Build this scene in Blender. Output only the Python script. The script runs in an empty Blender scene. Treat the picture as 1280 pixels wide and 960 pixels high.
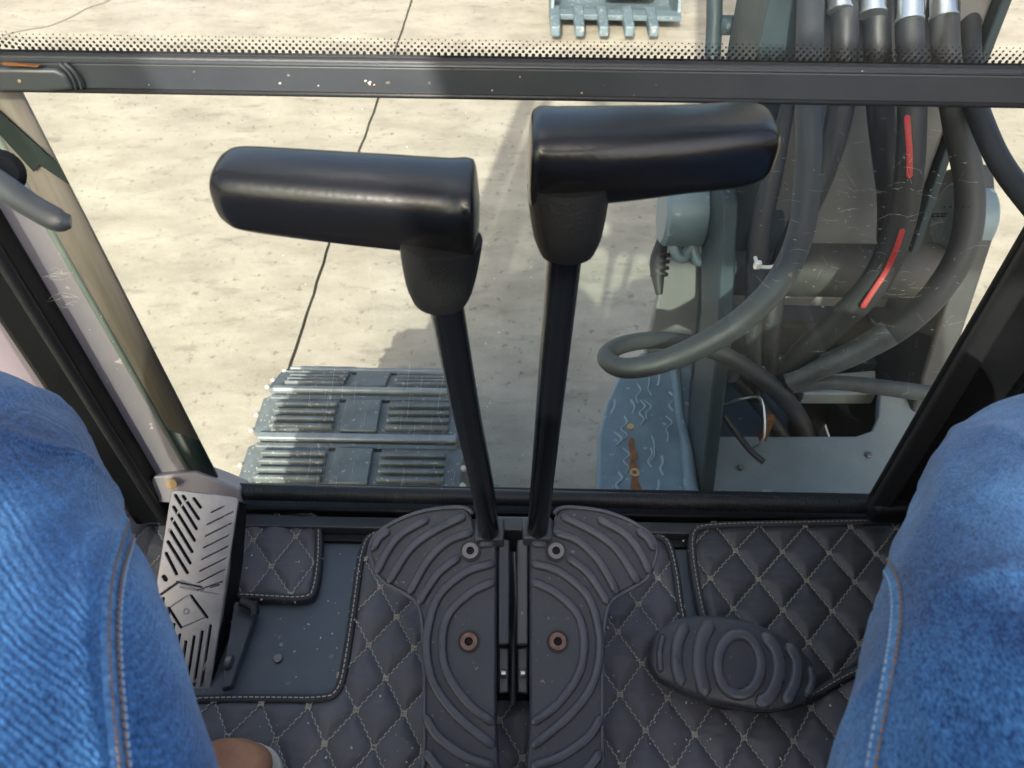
import bpy, bmesh, math, random
import numpy as np
from mathutils import Vector, Matrix, noise
from mathutils.bvhtree import BVHTree

random.seed(7)
C = bpy.context.scene.collection
scene = bpy.context.scene

# ------------------------------------------------------------------ camera
FPX, PITCH, ROLL = 960.0, math.radians(46.6), math.radians(1.0)
CAM = Vector((0, 0, 0.9))
cp, sp, cr, sr = math.cos(PITCH), math.sin(PITCH), math.cos(ROLL), math.sin(ROLL)
cam_d = bpy.data.cameras.new("camera"); cam = bpy.data.objects.new("camera", cam_d); C.objects.link(cam)
cam_d.sensor_width = 36; cam_d.lens = 36 * FPX / 1280; cam_d.clip_start = 0.02; cam_d.clip_end = 1000
rt = Vector((cr, sp * sr, cp * sr)); up = Vector((-sr, sp * cr, cp * cr)); bk = Vector((0, -cp, sp))
mw = Matrix((rt, up, bk)).transposed().to_4x4(); mw.translation = CAM
cam.matrix_world = mw
cam_d.dof.use_dof = True; cam_d.dof.focus_distance = 0.86; cam_d.dof.aperture_fstop = 12.0
scene.camera = cam

# ------------------------------------------------------------------ light
SUN_TO = Vector((-0.21, -1.0, 0.74)).normalized()
w = bpy.data.worlds.new("World"); scene.world = w; w.use_nodes = True
nt = w.node_tree; bg = nt.nodes["Background"]; sky = nt.nodes.new("ShaderNodeTexSky")
sky.sky_type = 'NISHITA'; sky.sun_disc = False
sky.sun_elevation = math.asin(SUN_TO.z); sky.sun_rotation = math.atan2(SUN_TO.x, SUN_TO.y)
sky.air_density = 1.0; sky.dust_density = 6.0
nt.links.new(sky.outputs[0], bg.inputs[0]); bg.inputs[1].default_value = 0.15
sun_d = bpy.data.lights.new("sun", 'SUN'); sun = bpy.data.objects.new("sun", sun_d); C.objects.link(sun)
sun_d.energy = 3.3; sun_d.angle = math.radians(0.6); sun_d.color = (1.0, 0.955, 0.88)
sun.rotation_euler = SUN_TO.to_track_quat('Z', 'Y').to_euler()
sun.location = (-2, -8, 8)
scene.view_settings.view_transform = 'Standard'; scene.view_settings.look = 'None'
scene.view_settings.gamma = 1; scene.view_settings.exposure = 1.36

# ------------------------------------------------------------------ pixel -> world helpers (used to take measurements off the photo)
def ray(px, py):
    u = (px - 640) / FPX; v = (480 - py) / FPX
    u, v = cr * u - sr * v, sr * u + cr * v
    return Vector((u, cp + sp * v, -sp + cp * v))
def at(px, py, t): return CAM + ray(px, py) * t
def aty(px, py, y): d = ray(px, py); return CAM + d * (y / d.y)
def atz(px, py, z): d = ray(px, py); return CAM + d * ((z - CAM.z) / d.z)
def atpl(px, py, p0, n): d = ray(px, py); return CAM + d * ((p0 - CAM).dot(n) / d.dot(n))

# ------------------------------------------------------------------ materials
def MT(name, col, rough=.5, metal=0.0, bump=None, var=None, col2=None, spec=.5, stretch=(1, 1, 1), specks=None, rvar=0.0, coat=0.0):
    """bump=(scale,strength,dist) var=(scale,contrast) specks=(scale,colour,threshold)"""
    m = bpy.data.materials.new(name); m.use_nodes = True
    t = m.node_tree; N = t.nodes; L = t.links; b = N["Principled BSDF"]
    b.inputs["Roughness"].default_value = rough; b.inputs["Metallic"].default_value = metal
    b.inputs["Specular IOR Level"].default_value = spec
    if coat: b.inputs["Coat Weight"].default_value = coat; b.inputs["Coat Roughness"].default_value = .15
    tc = N.new("ShaderNodeTexCoord"); mp = N.new("ShaderNodeMapping"); L.new(tc.outputs["Object"], mp.inputs[0])
    mp.inputs["Scale"].default_value = stretch
    c = (*col, 1)
    src = None
    if col2 is None: col2 = tuple(x * .7 for x in col)
    if var:
        n = N.new("ShaderNodeTexNoise"); n.inputs["Scale"].default_value = var[0]; n.inputs["Detail"].default_value = 6
        n.inputs["Roughness"].default_value = .62
        L.new(mp.outputs[0], n.inputs[0])
        r = N.new("ShaderNodeValToRGB"); r.color_ramp.elements[0].position = .5 - var[1]; r.color_ramp.elements[1].position = .5 + var[1]
        r.color_ramp.elements[0].color = (*col2, 1); r.color_ramp.elements[1].color = c
        L.new(n.outputs[0], r.inputs[0]); src = r.outputs[0]
        if rvar:
            mr = N.new("ShaderNodeMapRange"); L.new(n.outputs[0], mr.inputs[0])
            mr.inputs[1].default_value = .3; mr.inputs[2].default_value = .7
            mr.inputs[3].default_value = max(.05, rough - rvar); mr.inputs[4].default_value = min(1, rough + rvar)
            L.new(mr.outputs[0], b.inputs["Roughness"])
    if specks:
        n = N.new("ShaderNodeTexNoise"); n.inputs["Scale"].default_value = specks[0]; n.inputs["Detail"].default_value = 3
        L.new(mp.outputs[0], n.inputs[0])
        r = N.new("ShaderNodeValToRGB"); r.color_ramp.elements[0].position = specks[2]; r.color_ramp.elements[1].position = specks[2] + .04
        r.color_ramp.elements[0].color = (0, 0, 0, 1); r.color_ramp.elements[1].color = (1, 1, 1, 1)
        L.new(n.outputs[0], r.inputs[0])
        mx = N.new("ShaderNodeMixRGB"); L.new(r.outputs[0], mx.inputs[0])
        if src: L.new(src, mx.inputs[1])
        else: mx.inputs[1].default_value = c
        mx.inputs[2].default_value = (*specks[1], 1); src = mx.outputs[0]
    if src: L.new(src, b.inputs["Base Color"])
    else: b.inputs["Base Color"].default_value = c
    if bump:
        n = N.new("ShaderNodeTexNoise"); n.inputs["Scale"].default_value = bump[0]; n.inputs["Detail"].default_value = 5
        L.new(mp.outputs[0], n.inputs[0])
        bp = N.new("ShaderNodeBump"); bp.inputs["Strength"].default_value = bump[1]; bp.inputs["Distance"].default_value = bump[2]
        L.new(n.outputs[0], bp.inputs["Height"]); L.new(bp.outputs[0], b.inputs["Normal"])
    return m

def glass_mat(name, tint, dust, scr=0.0):
    m = bpy.data.materials.new(name); m.use_nodes = True
    t = m.node_tree; N = t.nodes; L = t.links; N.clear()
    out = N.new("ShaderNodeOutputMaterial")
    tr = N.new("ShaderNodeBsdfTransparent"); tr.inputs[0].default_value = (*tint, 1)
    gl = N.new("ShaderNodeBsdfGlossy"); gl.inputs["Roughness"].default_value = .03
    lwt = N.new("ShaderNodeLayerWeight"); lwt.inputs[0].default_value = .5
    pw = N.new("ShaderNodeMath"); pw.operation = 'POWER'; L.new(lwt.outputs["Facing"], pw.inputs[0]); pw.inputs[1].default_value = 5
    fr = N.new("ShaderNodeMath"); fr.operation = 'MULTIPLY_ADD'; L.new(pw.outputs[0], fr.inputs[0]); fr.inputs[1].default_value = .96; fr.inputs[2].default_value = .035
    m1 = N.new("ShaderNodeMixShader"); L.new(fr.outputs[0], m1.inputs[0]); L.new(tr.outputs[0], m1.inputs[1]); L.new(gl.outputs[0], m1.inputs[2])
    df = N.new("ShaderNodeBsdfDiffuse"); df.inputs[0].default_value = (.6, .58, .54, 1)
    tc = N.new("ShaderNodeTexCoord")
    n = N.new("ShaderNodeTexNoise"); n.inputs["Scale"].default_value = 9; n.inputs["Detail"].default_value = 8; L.new(tc.outputs["Object"], n.inputs[0])
    mr = N.new("ShaderNodeMapRange"); L.new(n.outputs[0], mr.inputs[0]); mr.inputs[1].default_value = .35; mr.inputs[2].default_value = .75
    mr.inputs[3].default_value = dust * .3; mr.inputs[4].default_value = dust
    m2 = N.new("ShaderNodeMixShader"); L.new(mr.outputs[0], m2.inputs[0]); L.new(m1.outputs[0], m2.inputs[1]); L.new(df.outputs[0], m2.inputs[2])
    L.new(m2.outputs[0], out.inputs[0])
    return m

def denim_mat():
    m = bpy.data.materials.new("denim"); m.use_nodes = True
    t = m.node_tree; N = t.nodes; L = t.links; b = N["Principled BSDF"]
    b.inputs["Roughness"].default_value = .9; b.inputs["Specular IOR Level"].default_value = .15
    b.inputs["Sheen Weight"].default_value = .25
    tc = N.new("ShaderNodeTexCoord")
    def noi(scale, st, det=4, rot=(0, 0, 0)):
        mp = N.new("ShaderNodeMapping"); mp.inputs["Scale"].default_value = st; mp.inputs["Rotation"].default_value = rot
        L.new(tc.outputs["Object"], mp.inputs[0])
        n = N.new("ShaderNodeTexNoise"); n.inputs["Scale"].default_value = scale; n.inputs["Detail"].default_value = det; L.new(mp.outputs[0], n.inputs[0]); return n.outputs[0]
    fine = noi(950, (1, .35, 1), 2, (0, .3, .5)); mid = noi(260, (1, .6, 1), 3); big = noi(9, (1, .45, 1), 5, (0, 0, .3))
    r1 = N.new("ShaderNodeValToRGB"); r1.color_ramp.elements[0].position = .44; r1.color_ramp.elements[1].position = .80
    r1.color_ramp.elements[0].color = (.007, .045, .150, 1); r1.color_ramp.elements[1].color = (.115, .33, .68, 1)
    a = N.new("ShaderNodeMath"); a.operation = 'MULTIPLY_ADD'; L.new(fine, a.inputs[0]); a.inputs[1].default_value = .56; 
    a2 = N.new("ShaderNodeMath"); a2.operation = 'MULTIPLY_ADD'; L.new(mid, a2.inputs[0]); a2.inputs[1].default_value = .22
    a3 = N.new("ShaderNodeMath"); a3.operation = 'MULTIPLY'; L.new(big, a3.inputs[0]); a3.inputs[1].default_value = .46
    L.new(a3.outputs[0], a2.inputs[2]); L.new(a2.outputs[0], a.inputs[2]); L.new(a.outputs[0], r1.inputs[0]); 
    st = noi(17, (1.6, .28, .8), 4, (0, 0, .45)); rs = N.new("ShaderNodeValToRGB"); rs.color_ramp.elements[0].position = .40; rs.color_ramp.elements[1].position = .66
    rs.color_ramp.elements[0].color = (.62, .66, .74, 1); rs.color_ramp.elements[1].color = (1.25, 1.22, 1.15, 1); L.new(st, rs.inputs[0])
    w2 = N.new("ShaderNodeTexWave"); w2.inputs["Scale"].default_value = 330; w2.bands_direction = 'DIAGONAL'; w2.inputs["Distortion"].default_value = 2.5; w2.inputs["Detail"].default_value = 2
    L.new(tc.outputs["Object"], w2.inputs[0])
    rw = N.new("ShaderNodeMapRange"); L.new(w2.outputs[1], rw.inputs[0]); rw.inputs[3].default_value = .84; rw.inputs[4].default_value = 1.12
    m1 = N.new("ShaderNodeMixRGB"); m1.blend_type = 'MULTIPLY'; m1.inputs[0].default_value = 1; L.new(r1.outputs[0], m1.inputs[1]); L.new(rs.outputs[0], m1.inputs[2])
    m2 = N.new("ShaderNodeMixRGB"); m2.blend_type = 'MULTIPLY'; m2.inputs[0].default_value = 1; L.new(m1.outputs[0], m2.inputs[1]); L.new(rw.outputs[0], m2.inputs[2])
    L.new(m2.outputs[0], b.inputs["Base Color"])
    wv = N.new("ShaderNodeTexWave"); wv.inputs["Scale"].default_value = 260; wv.bands_direction = 'DIAGONAL'; wv.inputs["Distortion"].default_value = 3
    L.new(tc.outputs["Object"], wv.inputs[0])
    ad = N.new("ShaderNodeMath"); ad.operation = 'ADD'; L.new(wv.outputs[1], ad.inputs[0]); L.new(fine, ad.inputs[1])
    bp = N.new("ShaderNodeBump"); bp.inputs["Strength"].default_value = .35; bp.inputs["Distance"].default_value = .0008
    L.new(ad.outputs[0], bp.inputs["Height"]); L.new(bp.outputs[0], b.inputs["Normal"])
    return m

def concrete_mat(name, base, dark, light):
    m = bpy.data.materials.new(name); m.use_nodes = True
    t = m.node_tree; N = t.nodes; L = t.links; b = N["Principled BSDF"]; b.inputs["Roughness"].default_value = .88
    tc = N.new("ShaderNodeTexCoord")
    def noi(scale, st=(1, 1, 1), det=6, rot=(0, 0, 0)):
        mp = N.new("ShaderNodeMapping"); mp.inputs["Scale"].default_value = st; mp.inputs["Rotation"].default_value = rot
        L.new(tc.outputs["Object"], mp.inputs[0])
        n = N.new("ShaderNodeTexNoise"); n.inputs["Scale"].default_value = scale; n.inputs["Detail"].default_value = det
        n.inputs["Roughness"].default_value = .65; L.new(mp.outputs[0], n.inputs[0]); return n.outputs[0]
    def ramp(src, p0, p1, c0, c1):
        r = N.new("ShaderNodeValToRGB"); r.color_ramp.elements[0].position = p0; r.color_ramp.elements[1].position = p1
        r.color_ramp.elements[0].color = c0; r.color_ramp.elements[1].color = c1; L.new(src, r.inputs[0]); return r.outputs[0]
    base_c = ramp(noi(3.4, (.8, 1.5, 1), 8, (0, 0, -.7)), .34, .66, (*base, 1), (*light, 1))
    smear = ramp(noi(8.5, (.6, 1.5, 1), 6, (0, 0, -.75)), .55, .70, (0, 0, 0, 1), (.42, .42, .42, 1))
    mx = N.new("ShaderNodeMixRGB"); L.new(smear, mx.inputs[0]); L.new(base_c, mx.inputs[1]); mx.inputs[2].default_value = (*dark, 1)
    pit = ramp(noi(24, (1, 1, 1), 3), .60, .70, (0, 0, 0, 1), (.6, .6, .6, 1))
    mx2 = N.new("ShaderNodeMixRGB"); L.new(pit, mx2.inputs[0]); L.new(mx.outputs[0], mx2.inputs[1]); mx2.inputs[2].default_value = (*dark, 1)
    gr = ramp(noi(160, (1, 1, 1), 2), .3, .7, (.86, .86, .86, 1), (1, 1, 1, 1))
    mx3 = N.new("ShaderNodeMixRGB"); mx3.blend_type = 'MULTIPLY'; mx3.inputs[0].default_value = 1; L.new(mx2.outputs[0], mx3.inputs[1]); L.new(gr, mx3.inputs[2])
    L.new(mx3.outputs[0], b.inputs["Base Color"])
    bp = N.new("ShaderNodeBump"); bp.inputs["Strength"].default_value = .5; bp.inputs["Distance"].default_value = .004
    L.new(noi(40, (1, 1, 1), 6), bp.inputs["Height"]); L.new(bp.outputs[0], b.inputs["Normal"])
    return m

X = {}
X['grip'] = MT("grip_leather", (.005, .0048, .0052), .26, bump=(260, .3, .0006), spec=.5, coat=.15)
X['neck'] = MT("neck_rubber", (.004, .0038, .0038), .6, bump=(500, .7, .0008))
X['shaft'] = MT("shaft_paint", (.006, .007, .010), .22, metal=.2, bump=(60, .08, .001), stretch=(1, 1, .05), spec=.6)
X['rubber'] = MT("pedal_rubber", (.056, .059, .072), .38, bump=(260, .35, .0006), var=(22, .25), col2=(.036, .038, .047), specks=(170, (.20, .18, .16), .68), rvar=.08)
X['rib'] = MT("rib_rubber_pale", (.100, .104, .122), .34, bump=(260, .35, .0006), var=(30, .25), col2=(.058, .061, .073), rvar=.1)  # ribs a paler tone than the pad, for contrast
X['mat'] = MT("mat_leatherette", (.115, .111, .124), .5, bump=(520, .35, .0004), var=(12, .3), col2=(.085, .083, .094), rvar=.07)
X['mat_shaded'] = MT("mat_leatherette_shaded", (.060, .061, .066), .5, bump=(520, .35, .0004), var=(12, .3), col2=(.030, .032, .038), rvar=.07)  # darker copy of the mat colour, shade of the right side painted in
X['binding'] = MT("mat_binding", (.035, .035, .043), .6, bump=(500, .4, .0004))
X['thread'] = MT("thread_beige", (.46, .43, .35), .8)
X['thread_shaded'] = MT("thread_beige_shaded", (.32, .31, .24), .8)  # beige thread darkened to match the painted shade
X['steel_floor'] = MT("floor_paint", (.090, .115, .145), .42, var=(7, .25), col2=(.055, .072, .092), bump=(120, .12, .001), specks=(60, (.16, .15, .14), .69), rvar=.1)
X['alu'] = MT("cast_aluminium", (.46, .43, .445), .42, metal=.6, var=(26, .25), col2=(.26, .23, .235), bump=(300, .3, .0005), rvar=.1)
X['slot'] = MT("slot_black", (.012, .011, .011), .8)  # near-black for slots and bolt holes
X['post'] = MT("grey_post", (.16, .14, .155), .5, var=(9, .3))
X['black'] = MT("black_trim", (.006, .006, .0075), .5, spec=.35, bump=(180, .3, .001), var=(14, .3), rvar=.12)
X['blackseal'] = MT("black_seal", (.016, .016, .018), .5, bump=(300, .4, .0008), var=(40, .3))
X['bar'] = MT("bar_paint", (.062, .067, .074), .34, bump=(90, .1, .0008), var=(9, .25), col2=(.038, .041, .046), specks=(95, (.22, .2, .17), .735), rvar=.08, spec=.6)
X['lilac'] = MT("lilac_paint", (.43, .385, .395), .4, var=(6, .3), col2=(.33, .30, .32), bump=(120, .1, .001), specks=(70, (.75, .66, .58), .71))
X['strip'] = MT("streaked_adhesive", (.34, .29, .25), .35, var=(60, .2), col2=(.16, .14, .10), stretch=(1, 1, .06))
X['reflection_green'] = MT("green_reflection", (.030, .048, .042), .3, var=(90, .2), col2=(.012, .02, .02), stretch=(1, 1, .08))  # dark green stands in for a reflection on the glass edge
X['pale_edge'] = MT("pale_glass_edge", (.28, .33, .28), .35, var=(30, .3))
X['teal'] = MT("teal_paint", (.034, .056, .066), .5, spec=.3, var=(9, .2), col2=(.020, .032, .038), bump=(80, .15, .001), specks=(45, (.22, .25, .26), .7), rvar=.1)
X['teal_l'] = MT("blue_grey_paint", (.19, .265, .30), .4, var=(11, .2), col2=(.11, .16, .19), bump=(60, .25, .002), specks=(60, (.30, .37, .42), .66), rvar=.1)
X['grey_p'] = MT("grey_paint", (.17, .172, .17), .45, var=(9, .3), col2=(.115, .118, .12), bump=(80, .1, .001))
X['brown_p'] = MT('dirty_brown_paint', (.075, .068, .060), .6, var=(14, .2), col2=(.03, .035, .036), bump=(80, .3, .002))
X['shaded_p'] = MT('shaded_grey_paint', (.06, .062, .063), .5, var=(12, .25), col2=(.035, .037, .038), bump=(80, .2, .001))  # right cheek darkened in colour to stand for shade
X['run'] = MT('dried_paint_run', (.27, .345, .375), .5)
X['deck'] = MT("deck_paint", (.25, .29, .285), .5, var=(8, .25), col2=(.16, .19, .195), bump=(80, .2, .001), specks=(80, (.2, .2, .19), .68))
X['steel'] = MT("zinc_steel", (.62, .66, .66), .28, metal=.9, bump=(60, .1, .001))
X['bolt_r'] = MT("rusty_bolt", (.30, .17, .13), .45, metal=.5, var=(120, .3), col2=(.10, .06, .05))
X['bolt'] = MT("dark_bolt", (.20, .19, .19), .4, metal=.7)
X['rust'] = MT("rust", (.36, .13, .03), .8, var=(60, .25), col2=(.10, .045, .015), bump=(90, .6, .002))
X['hose'] = MT("hose_rubber", (.024, .027, .030), .55, var=(40, .25), col2=(.014, .015, .017), bump=(200, .3, .0006), rvar=.1)
X['hose_g'] = MT("hose_dusty", (.034, .038, .042), .55, var=(16, .25), col2=(.022, .025, .028), bump=(150, .35, .0008), specks=(60, (.12, .085, .05), .7), rvar=.1)
X['hose_d'] = MT("hose_very_dusty", (.05, .054, .056), .6, var=(16, .25), col2=(.03, .033, .035), bump=(150, .3, .0008))
X['hose_s'] = MT("hose_sleeve", (.14, .155, .15), .45, var=(30, .25), col2=(.06, .066, .065), stretch=(1, 1, 1), bump=(100, .3, .001))
X['red'] = MT("red_stripe", (.46, .022, .022), .5, var=(420, .12), col2=(.30, .02, .02))
X['shoe'] = MT("track_shoe_paint", (.155, .180, .178), .5, var=(22, .2), col2=(.085, .098, .095), bump=(90, .3, .002), specks=(110, (.36, .36, .33), .64), rvar=.1)
X['shoe_sunlit'] = MT("track_sunlit_edge", (.30, .33, .32), .4, metal=.3, var=(50, .25), col2=(.2, .23, .24))  # rear edge lightened to stand for sun on its back face
X['white'] = MT("white_plastic", (.75, .76, .72), .5)
X['stud'] = MT("bright_stud", (.62, .58, .5), .42, metal=.6)
X['tan'] = MT("tan_leather", (.48, .235, .135), .62, var=(38, .22), col2=(.33, .145, .08), bump=(150, .7, .0015))
X['sole'] = MT("white_sole", (.62, .58, .50), .6)
X['orange_thread'] = MT("orange_thread", (.26, .17, .13), .8)
X['pale_thread'] = MT("pale_thread", (.34, .46, .62), .85)
X['denim'] = denim_mat()
X['denim_pale'] = MT('denim_seam', (.16, .34, .58), .9, var=(300, .2), col2=(.04, .13, .30), bump=(400, .6, .0008))
X['concrete'] = concrete_mat("concrete", (.252, .228, .174), (.092, .083, .064), (.375, .345, .272))
X['joint'] = MT("joint_dirt", (.13, .115, .09), .9, var=(30, .3))
X['ink'] = MT("black_ink", (.004, .004, .005), .5)
X['scratch'] = MT("scratch_white", (.75, .78, .75), .6)
X['recess'] = MT("recess_shade", (.008, .008, .009), .8)  # near-black colour paints the shade of recesses and gaps
X['glass'] = glass_mat("dusty_glass", (.955, .972, .955), .014)
X['glass_up'] = glass_mat("clear_glass", (.97, .98, .97), .02)
X['glass_t'] = glass_mat("tinted_glass", (.80, .84, .81), .02)
X['chip'] = MT("bare_chip", (.62, .36, .13), .7, var=(200, .3), col2=(.4, .3, .2))
X['pale_chip'] = MT("pale_chip", (.6, .58, .5), .7)

# ------------------------------------------------------------------ geometry helpers
def g_merge(lst):
    V, F = [], []
    for v, f in lst:
        o = len(V); V += list(v); F += [tuple(i + o for i in q) for q in f]
    return V, F
def g_box(c, s, R=None):
    c = Vector(c); V = []
    for x in (-.5, .5):
        for y in (-.5, .5):
            for z in (-.5, .5):
                p = Vector((x * s[0], y * s[1], z * s[2]))
                if R is not None: p = R @ p
                V.append(c + p)
    return V, [(0, 1, 3, 2), (4, 6, 7, 5), (0, 4, 5, 1), (2, 3, 7, 6), (0, 2, 6, 4), (1, 5, 7, 3)]
def frame_R(x, n):
    x = Vector(x).normalized(); n = Vector(n); n = (n - x * n.dot(x)).normalized(); y = n.cross(x)
    return Matrix((x, y, n)).transposed()
def g_prism(pts, vec):
    pts = [Vector(p) for p in pts]; vec = Vector(vec); n = len(pts)
    V = pts + [p + vec for p in pts]
    F = [tuple(range(n)), tuple(range(2 * n - 1, n - 1, -1))]
    for i in range(n): j = (i + 1) % n; F.append((i, i + n, j + n, j))
    return V, F
def catmull(pts, per=6, closed=False):
    pts = [Vector(p) for p in pts]; n = len(pts); out = []
    rng = range(n if closed else n - 1)
    for i in rng:
        if closed: a, b, c, d = pts[i - 1], pts[i], pts[(i + 1) % n], pts[(i + 2) % n]
        else:
            b, c = pts[i], pts[i + 1]; a = pts[i - 1] if i else b * 2 - c; d = pts[i + 2] if i + 2 < n else c * 2 - b
        for k in range(per):
            t = k / per
            out.append(.5 * ((2 * b) + (c - a) * t + (2 * a - 5 * b + 4 * c - d) * t * t + (3 * b - a - 3 * c + d) * t ** 3))
    if not closed: out.append(pts[-1].copy())
    return out
def chaikin(pts, n=2, closed=True):
    pts = [Vector(p) for p in pts]
    for _ in range(n):
        o = []; m = len(pts)
        for i in range(m if closed else m - 1):
            a, b = pts[i], pts[(i + 1) % m]; o += [a * .75 + b * .25, a * .25 + b * .75]
        if not closed: o = [pts[0]] + o + [pts[-1]]
        pts = o
    return pts
def g_tube(pts, r, seg=12, smooth=0, closed=False, sq=(1, 1)):
    pts = [Vector(p) for p in pts]
    if not hasattr(r, '__len__'): r = [r] * len(pts)
    if smooth:
        rr = catmull([Vector((x, 0, 0)) for x in r], smooth, closed); pts = catmull(pts, smooth, closed); r = [q.x for q in rr]
    n = len(pts); V, F = [], []; prev = None
    for i, p in enumerate(pts):
        a = pts[i - 1] if (i or closed) else p; b = pts[(i + 1) % n] if (i < n - 1 or closed) else p
        t = (b - a).normalized()
        if prev is None: nn = t.orthogonal().normalized()
        else: nn = (prev - t * prev.dot(t)).normalized()
        prev = nn; bb = t.cross(nn)
        for k in range(seg):
            an = 2 * math.pi * k / seg; V.append(p + (nn * math.cos(an) * sq[0] + bb * math.sin(an) * sq[1]) * r[i])
    for i in range(n if closed else n - 1):
        j = (i + 1) % n
        for k in range(seg):
            l = (k + 1) % seg; F.append((i * seg + k, i * seg + l, j * seg + l, j * seg + k))
    if not closed:
        F.append(tuple(range(seg - 1, -1, -1))); F.append(tuple((n - 1) * seg + k for k in range(seg)))
    return V, F
def g_rib(pts, nrm, w, h, d=.001, smooth=0, closed=False, taper=True):
    """raised rounded strip along pts on a surface with normal nrm"""
    pts = [Vector(p) for p in pts]; nrm = Vector(nrm).normalized()
    if smooth: pts = catmull(pts, smooth, closed)
    if taper and not closed:
        a = (pts[0] - pts[1]).normalized(); b = (pts[-1] - pts[-2]).normalized()
        pts = [pts[0] + a * w * .35] + pts + [pts[-1] + b * w * .35]
    prof = [(-.5, -d), (-.5, h * .55), (-.40, h * .88), (-.26, h), (.26, h), (.40, h * .88), (.5, h * .55), (.5, -d)]
    n = len(pts); V, F = [], []; m = len(prof)
    for i, p in enumerate(pts):
        q = pts[(i + 1) % n] if (i < n - 1 or closed) else p; o = pts[i - 1] if (i or closed) else p
        t = (q - o).normalized(); s = nrm.cross(t).normalized()
        sc = 1; hs = 1
        if taper and not closed and i in (0, n - 1): sc = .35; hs = .6
        for (x, z) in prof: V.append(p + s * x * w * sc + nrm * (z if z < 0 else z * hs))
    for i in range(n if closed else n - 1):
        j = (i + 1) % n
        for k in range(m - 1): F.append((i * m + k, i * m + k + 1, j * m + k + 1, j * m + k))
        F.append((i * m + m - 1, i * m, j * m, j * m + m - 1))
    if not closed: F.append(tuple(range(m - 1, -1, -1))); F.append(tuple((n - 1) * m + k for k in range(m)))
    return V, F
def g_cyl(c, axis, r, h, seg=20, ch=.15, r2=None):
    c = Vector(c); a = Vector(axis).normalized(); nn = a.orthogonal().normalized(); bb = a.cross(nn); r2 = r if r2 is None else r2
    k = min(r, h) * ch
    prof = [(0, r - k), (k, r), (h - k, r2), (h, r2 - k)]
    V, F = [], []
    for (z, q) in prof:
        for i in range(seg):
            an = 2 * math.pi * i / seg; V.append(c + a * z + (nn * math.cos(an) + bb * math.sin(an)) * q)
    for j in range(3):
        for i in range(seg): l = (i + 1) % seg; F.append((j * seg + i, j * seg + l, (j + 1) * seg + l, (j + 1) * seg + i))
    F.append(tuple(range(seg - 1, -1, -1))); F.append(tuple(3 * seg + i for i in range(seg)))
    return V, F
def g_ring(c, axis, r0, r1, h, seg=24):
    c = Vector(c); a = Vector(axis).normalized(); nn = a.orthogonal().normalized(); bb = a.cross(nn)
    V, F = [], []; prof = [(r1, 0), (r1, h), (r0, h), (r0, 0)]
    for (q, z) in prof:
        for i in range(seg): an = 2 * math.pi * i / seg; V.append(c + a * z + (nn * math.cos(an) + bb * math.sin(an)) * q)
    for j in range(4):
        jj = (j + 1) % 4
        for i in range(seg): l = (i + 1) % seg; F.append((j * seg + i, j * seg + l, jj * seg + l, jj * seg + i))
    return V, F

WL = {}
def tag(o, label=None, cat=None, group=None, kind=None):
    if label: o["label"] = label
    if cat: o["category"] = cat
    if group: o["group"] = group
    if kind: o["kind"] = kind
    return o
def thing(name, label, cat, loc=(0, 0, 0), group=None):
    o = bpy.data.objects.new(name, None); C.objects.link(o); o.location = loc; o.empty_display_size = .05
    WL[o.name] = Vector(loc); return tag(o, label, cat, group)
def mk(name, g, mat, parent=None, loc=None, smooth=True, bevel=0, label=None, cat=None, group=None, kind=None, recalc=True, auto=40, sub=0):
    V, F = g
    base = WL[parent.name] if parent is not None else Vector(loc if loc is not None else (0, 0, 0))
    me = bpy.data.meshes.new(name); me.from_pydata([tuple(Vector(v) - base) for v in V], [], F)
    if isinstance(mat, (list, tuple)):
        for q in mat: me.materials.append(X[q])
    else: me.materials.append(X[mat])
    if recalc:
        bm = bmesh.new(); bm.from_mesh(me); bmesh.ops.recalc_face_normals(bm, faces=bm.faces)
        if smooth:
            for e in bm.edges:
                if len(e.link_faces) == 2 and e.calc_face_angle(0) > math.radians(auto): e.smooth = False
        bm.to_mesh(me); bm.free()
    if smooth: me.polygons.foreach_set("use_smooth", [True] * len(me.polygons))
    o = bpy.data.objects.new(name, me); C.objects.link(o)
    if parent is not None: o.parent = parent; WL[o.name] = base
    else: o.location = base; WL[o.name] = base
    if bevel:
        b = o.modifiers.new("bevel", 'BEVEL'); b.width = bevel; b.segments = 3; b.limit_method = 'ANGLE'; b.angle_limit = math.radians(35)
        b.harden_normals = False
    if sub:
        s = o.modifiers.new("sub", 'SUBSURF'); s.levels = s.render_levels = sub
    return tag(o, label, cat, group, kind)
def dup(o, loc=None, parent=None):
    c = o.copy(); C.objects.link(c)
    if parent is not None: c.parent = parent
    if loc is not None: c.location = loc
    WL[c.name] = WL.get(o.name, Vector((0, 0, 0)))
    return c

# ================================================================== GROUND
GZ = -0.96
yard = mk("concrete_yard", g_box((0, 20, GZ - .12), (160, 160, .2)), 'joint', loc=(0, 0, GZ), smooth=False, kind='structure',
          label="pale sunlit concrete yard outside the cab windscreen")
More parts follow.
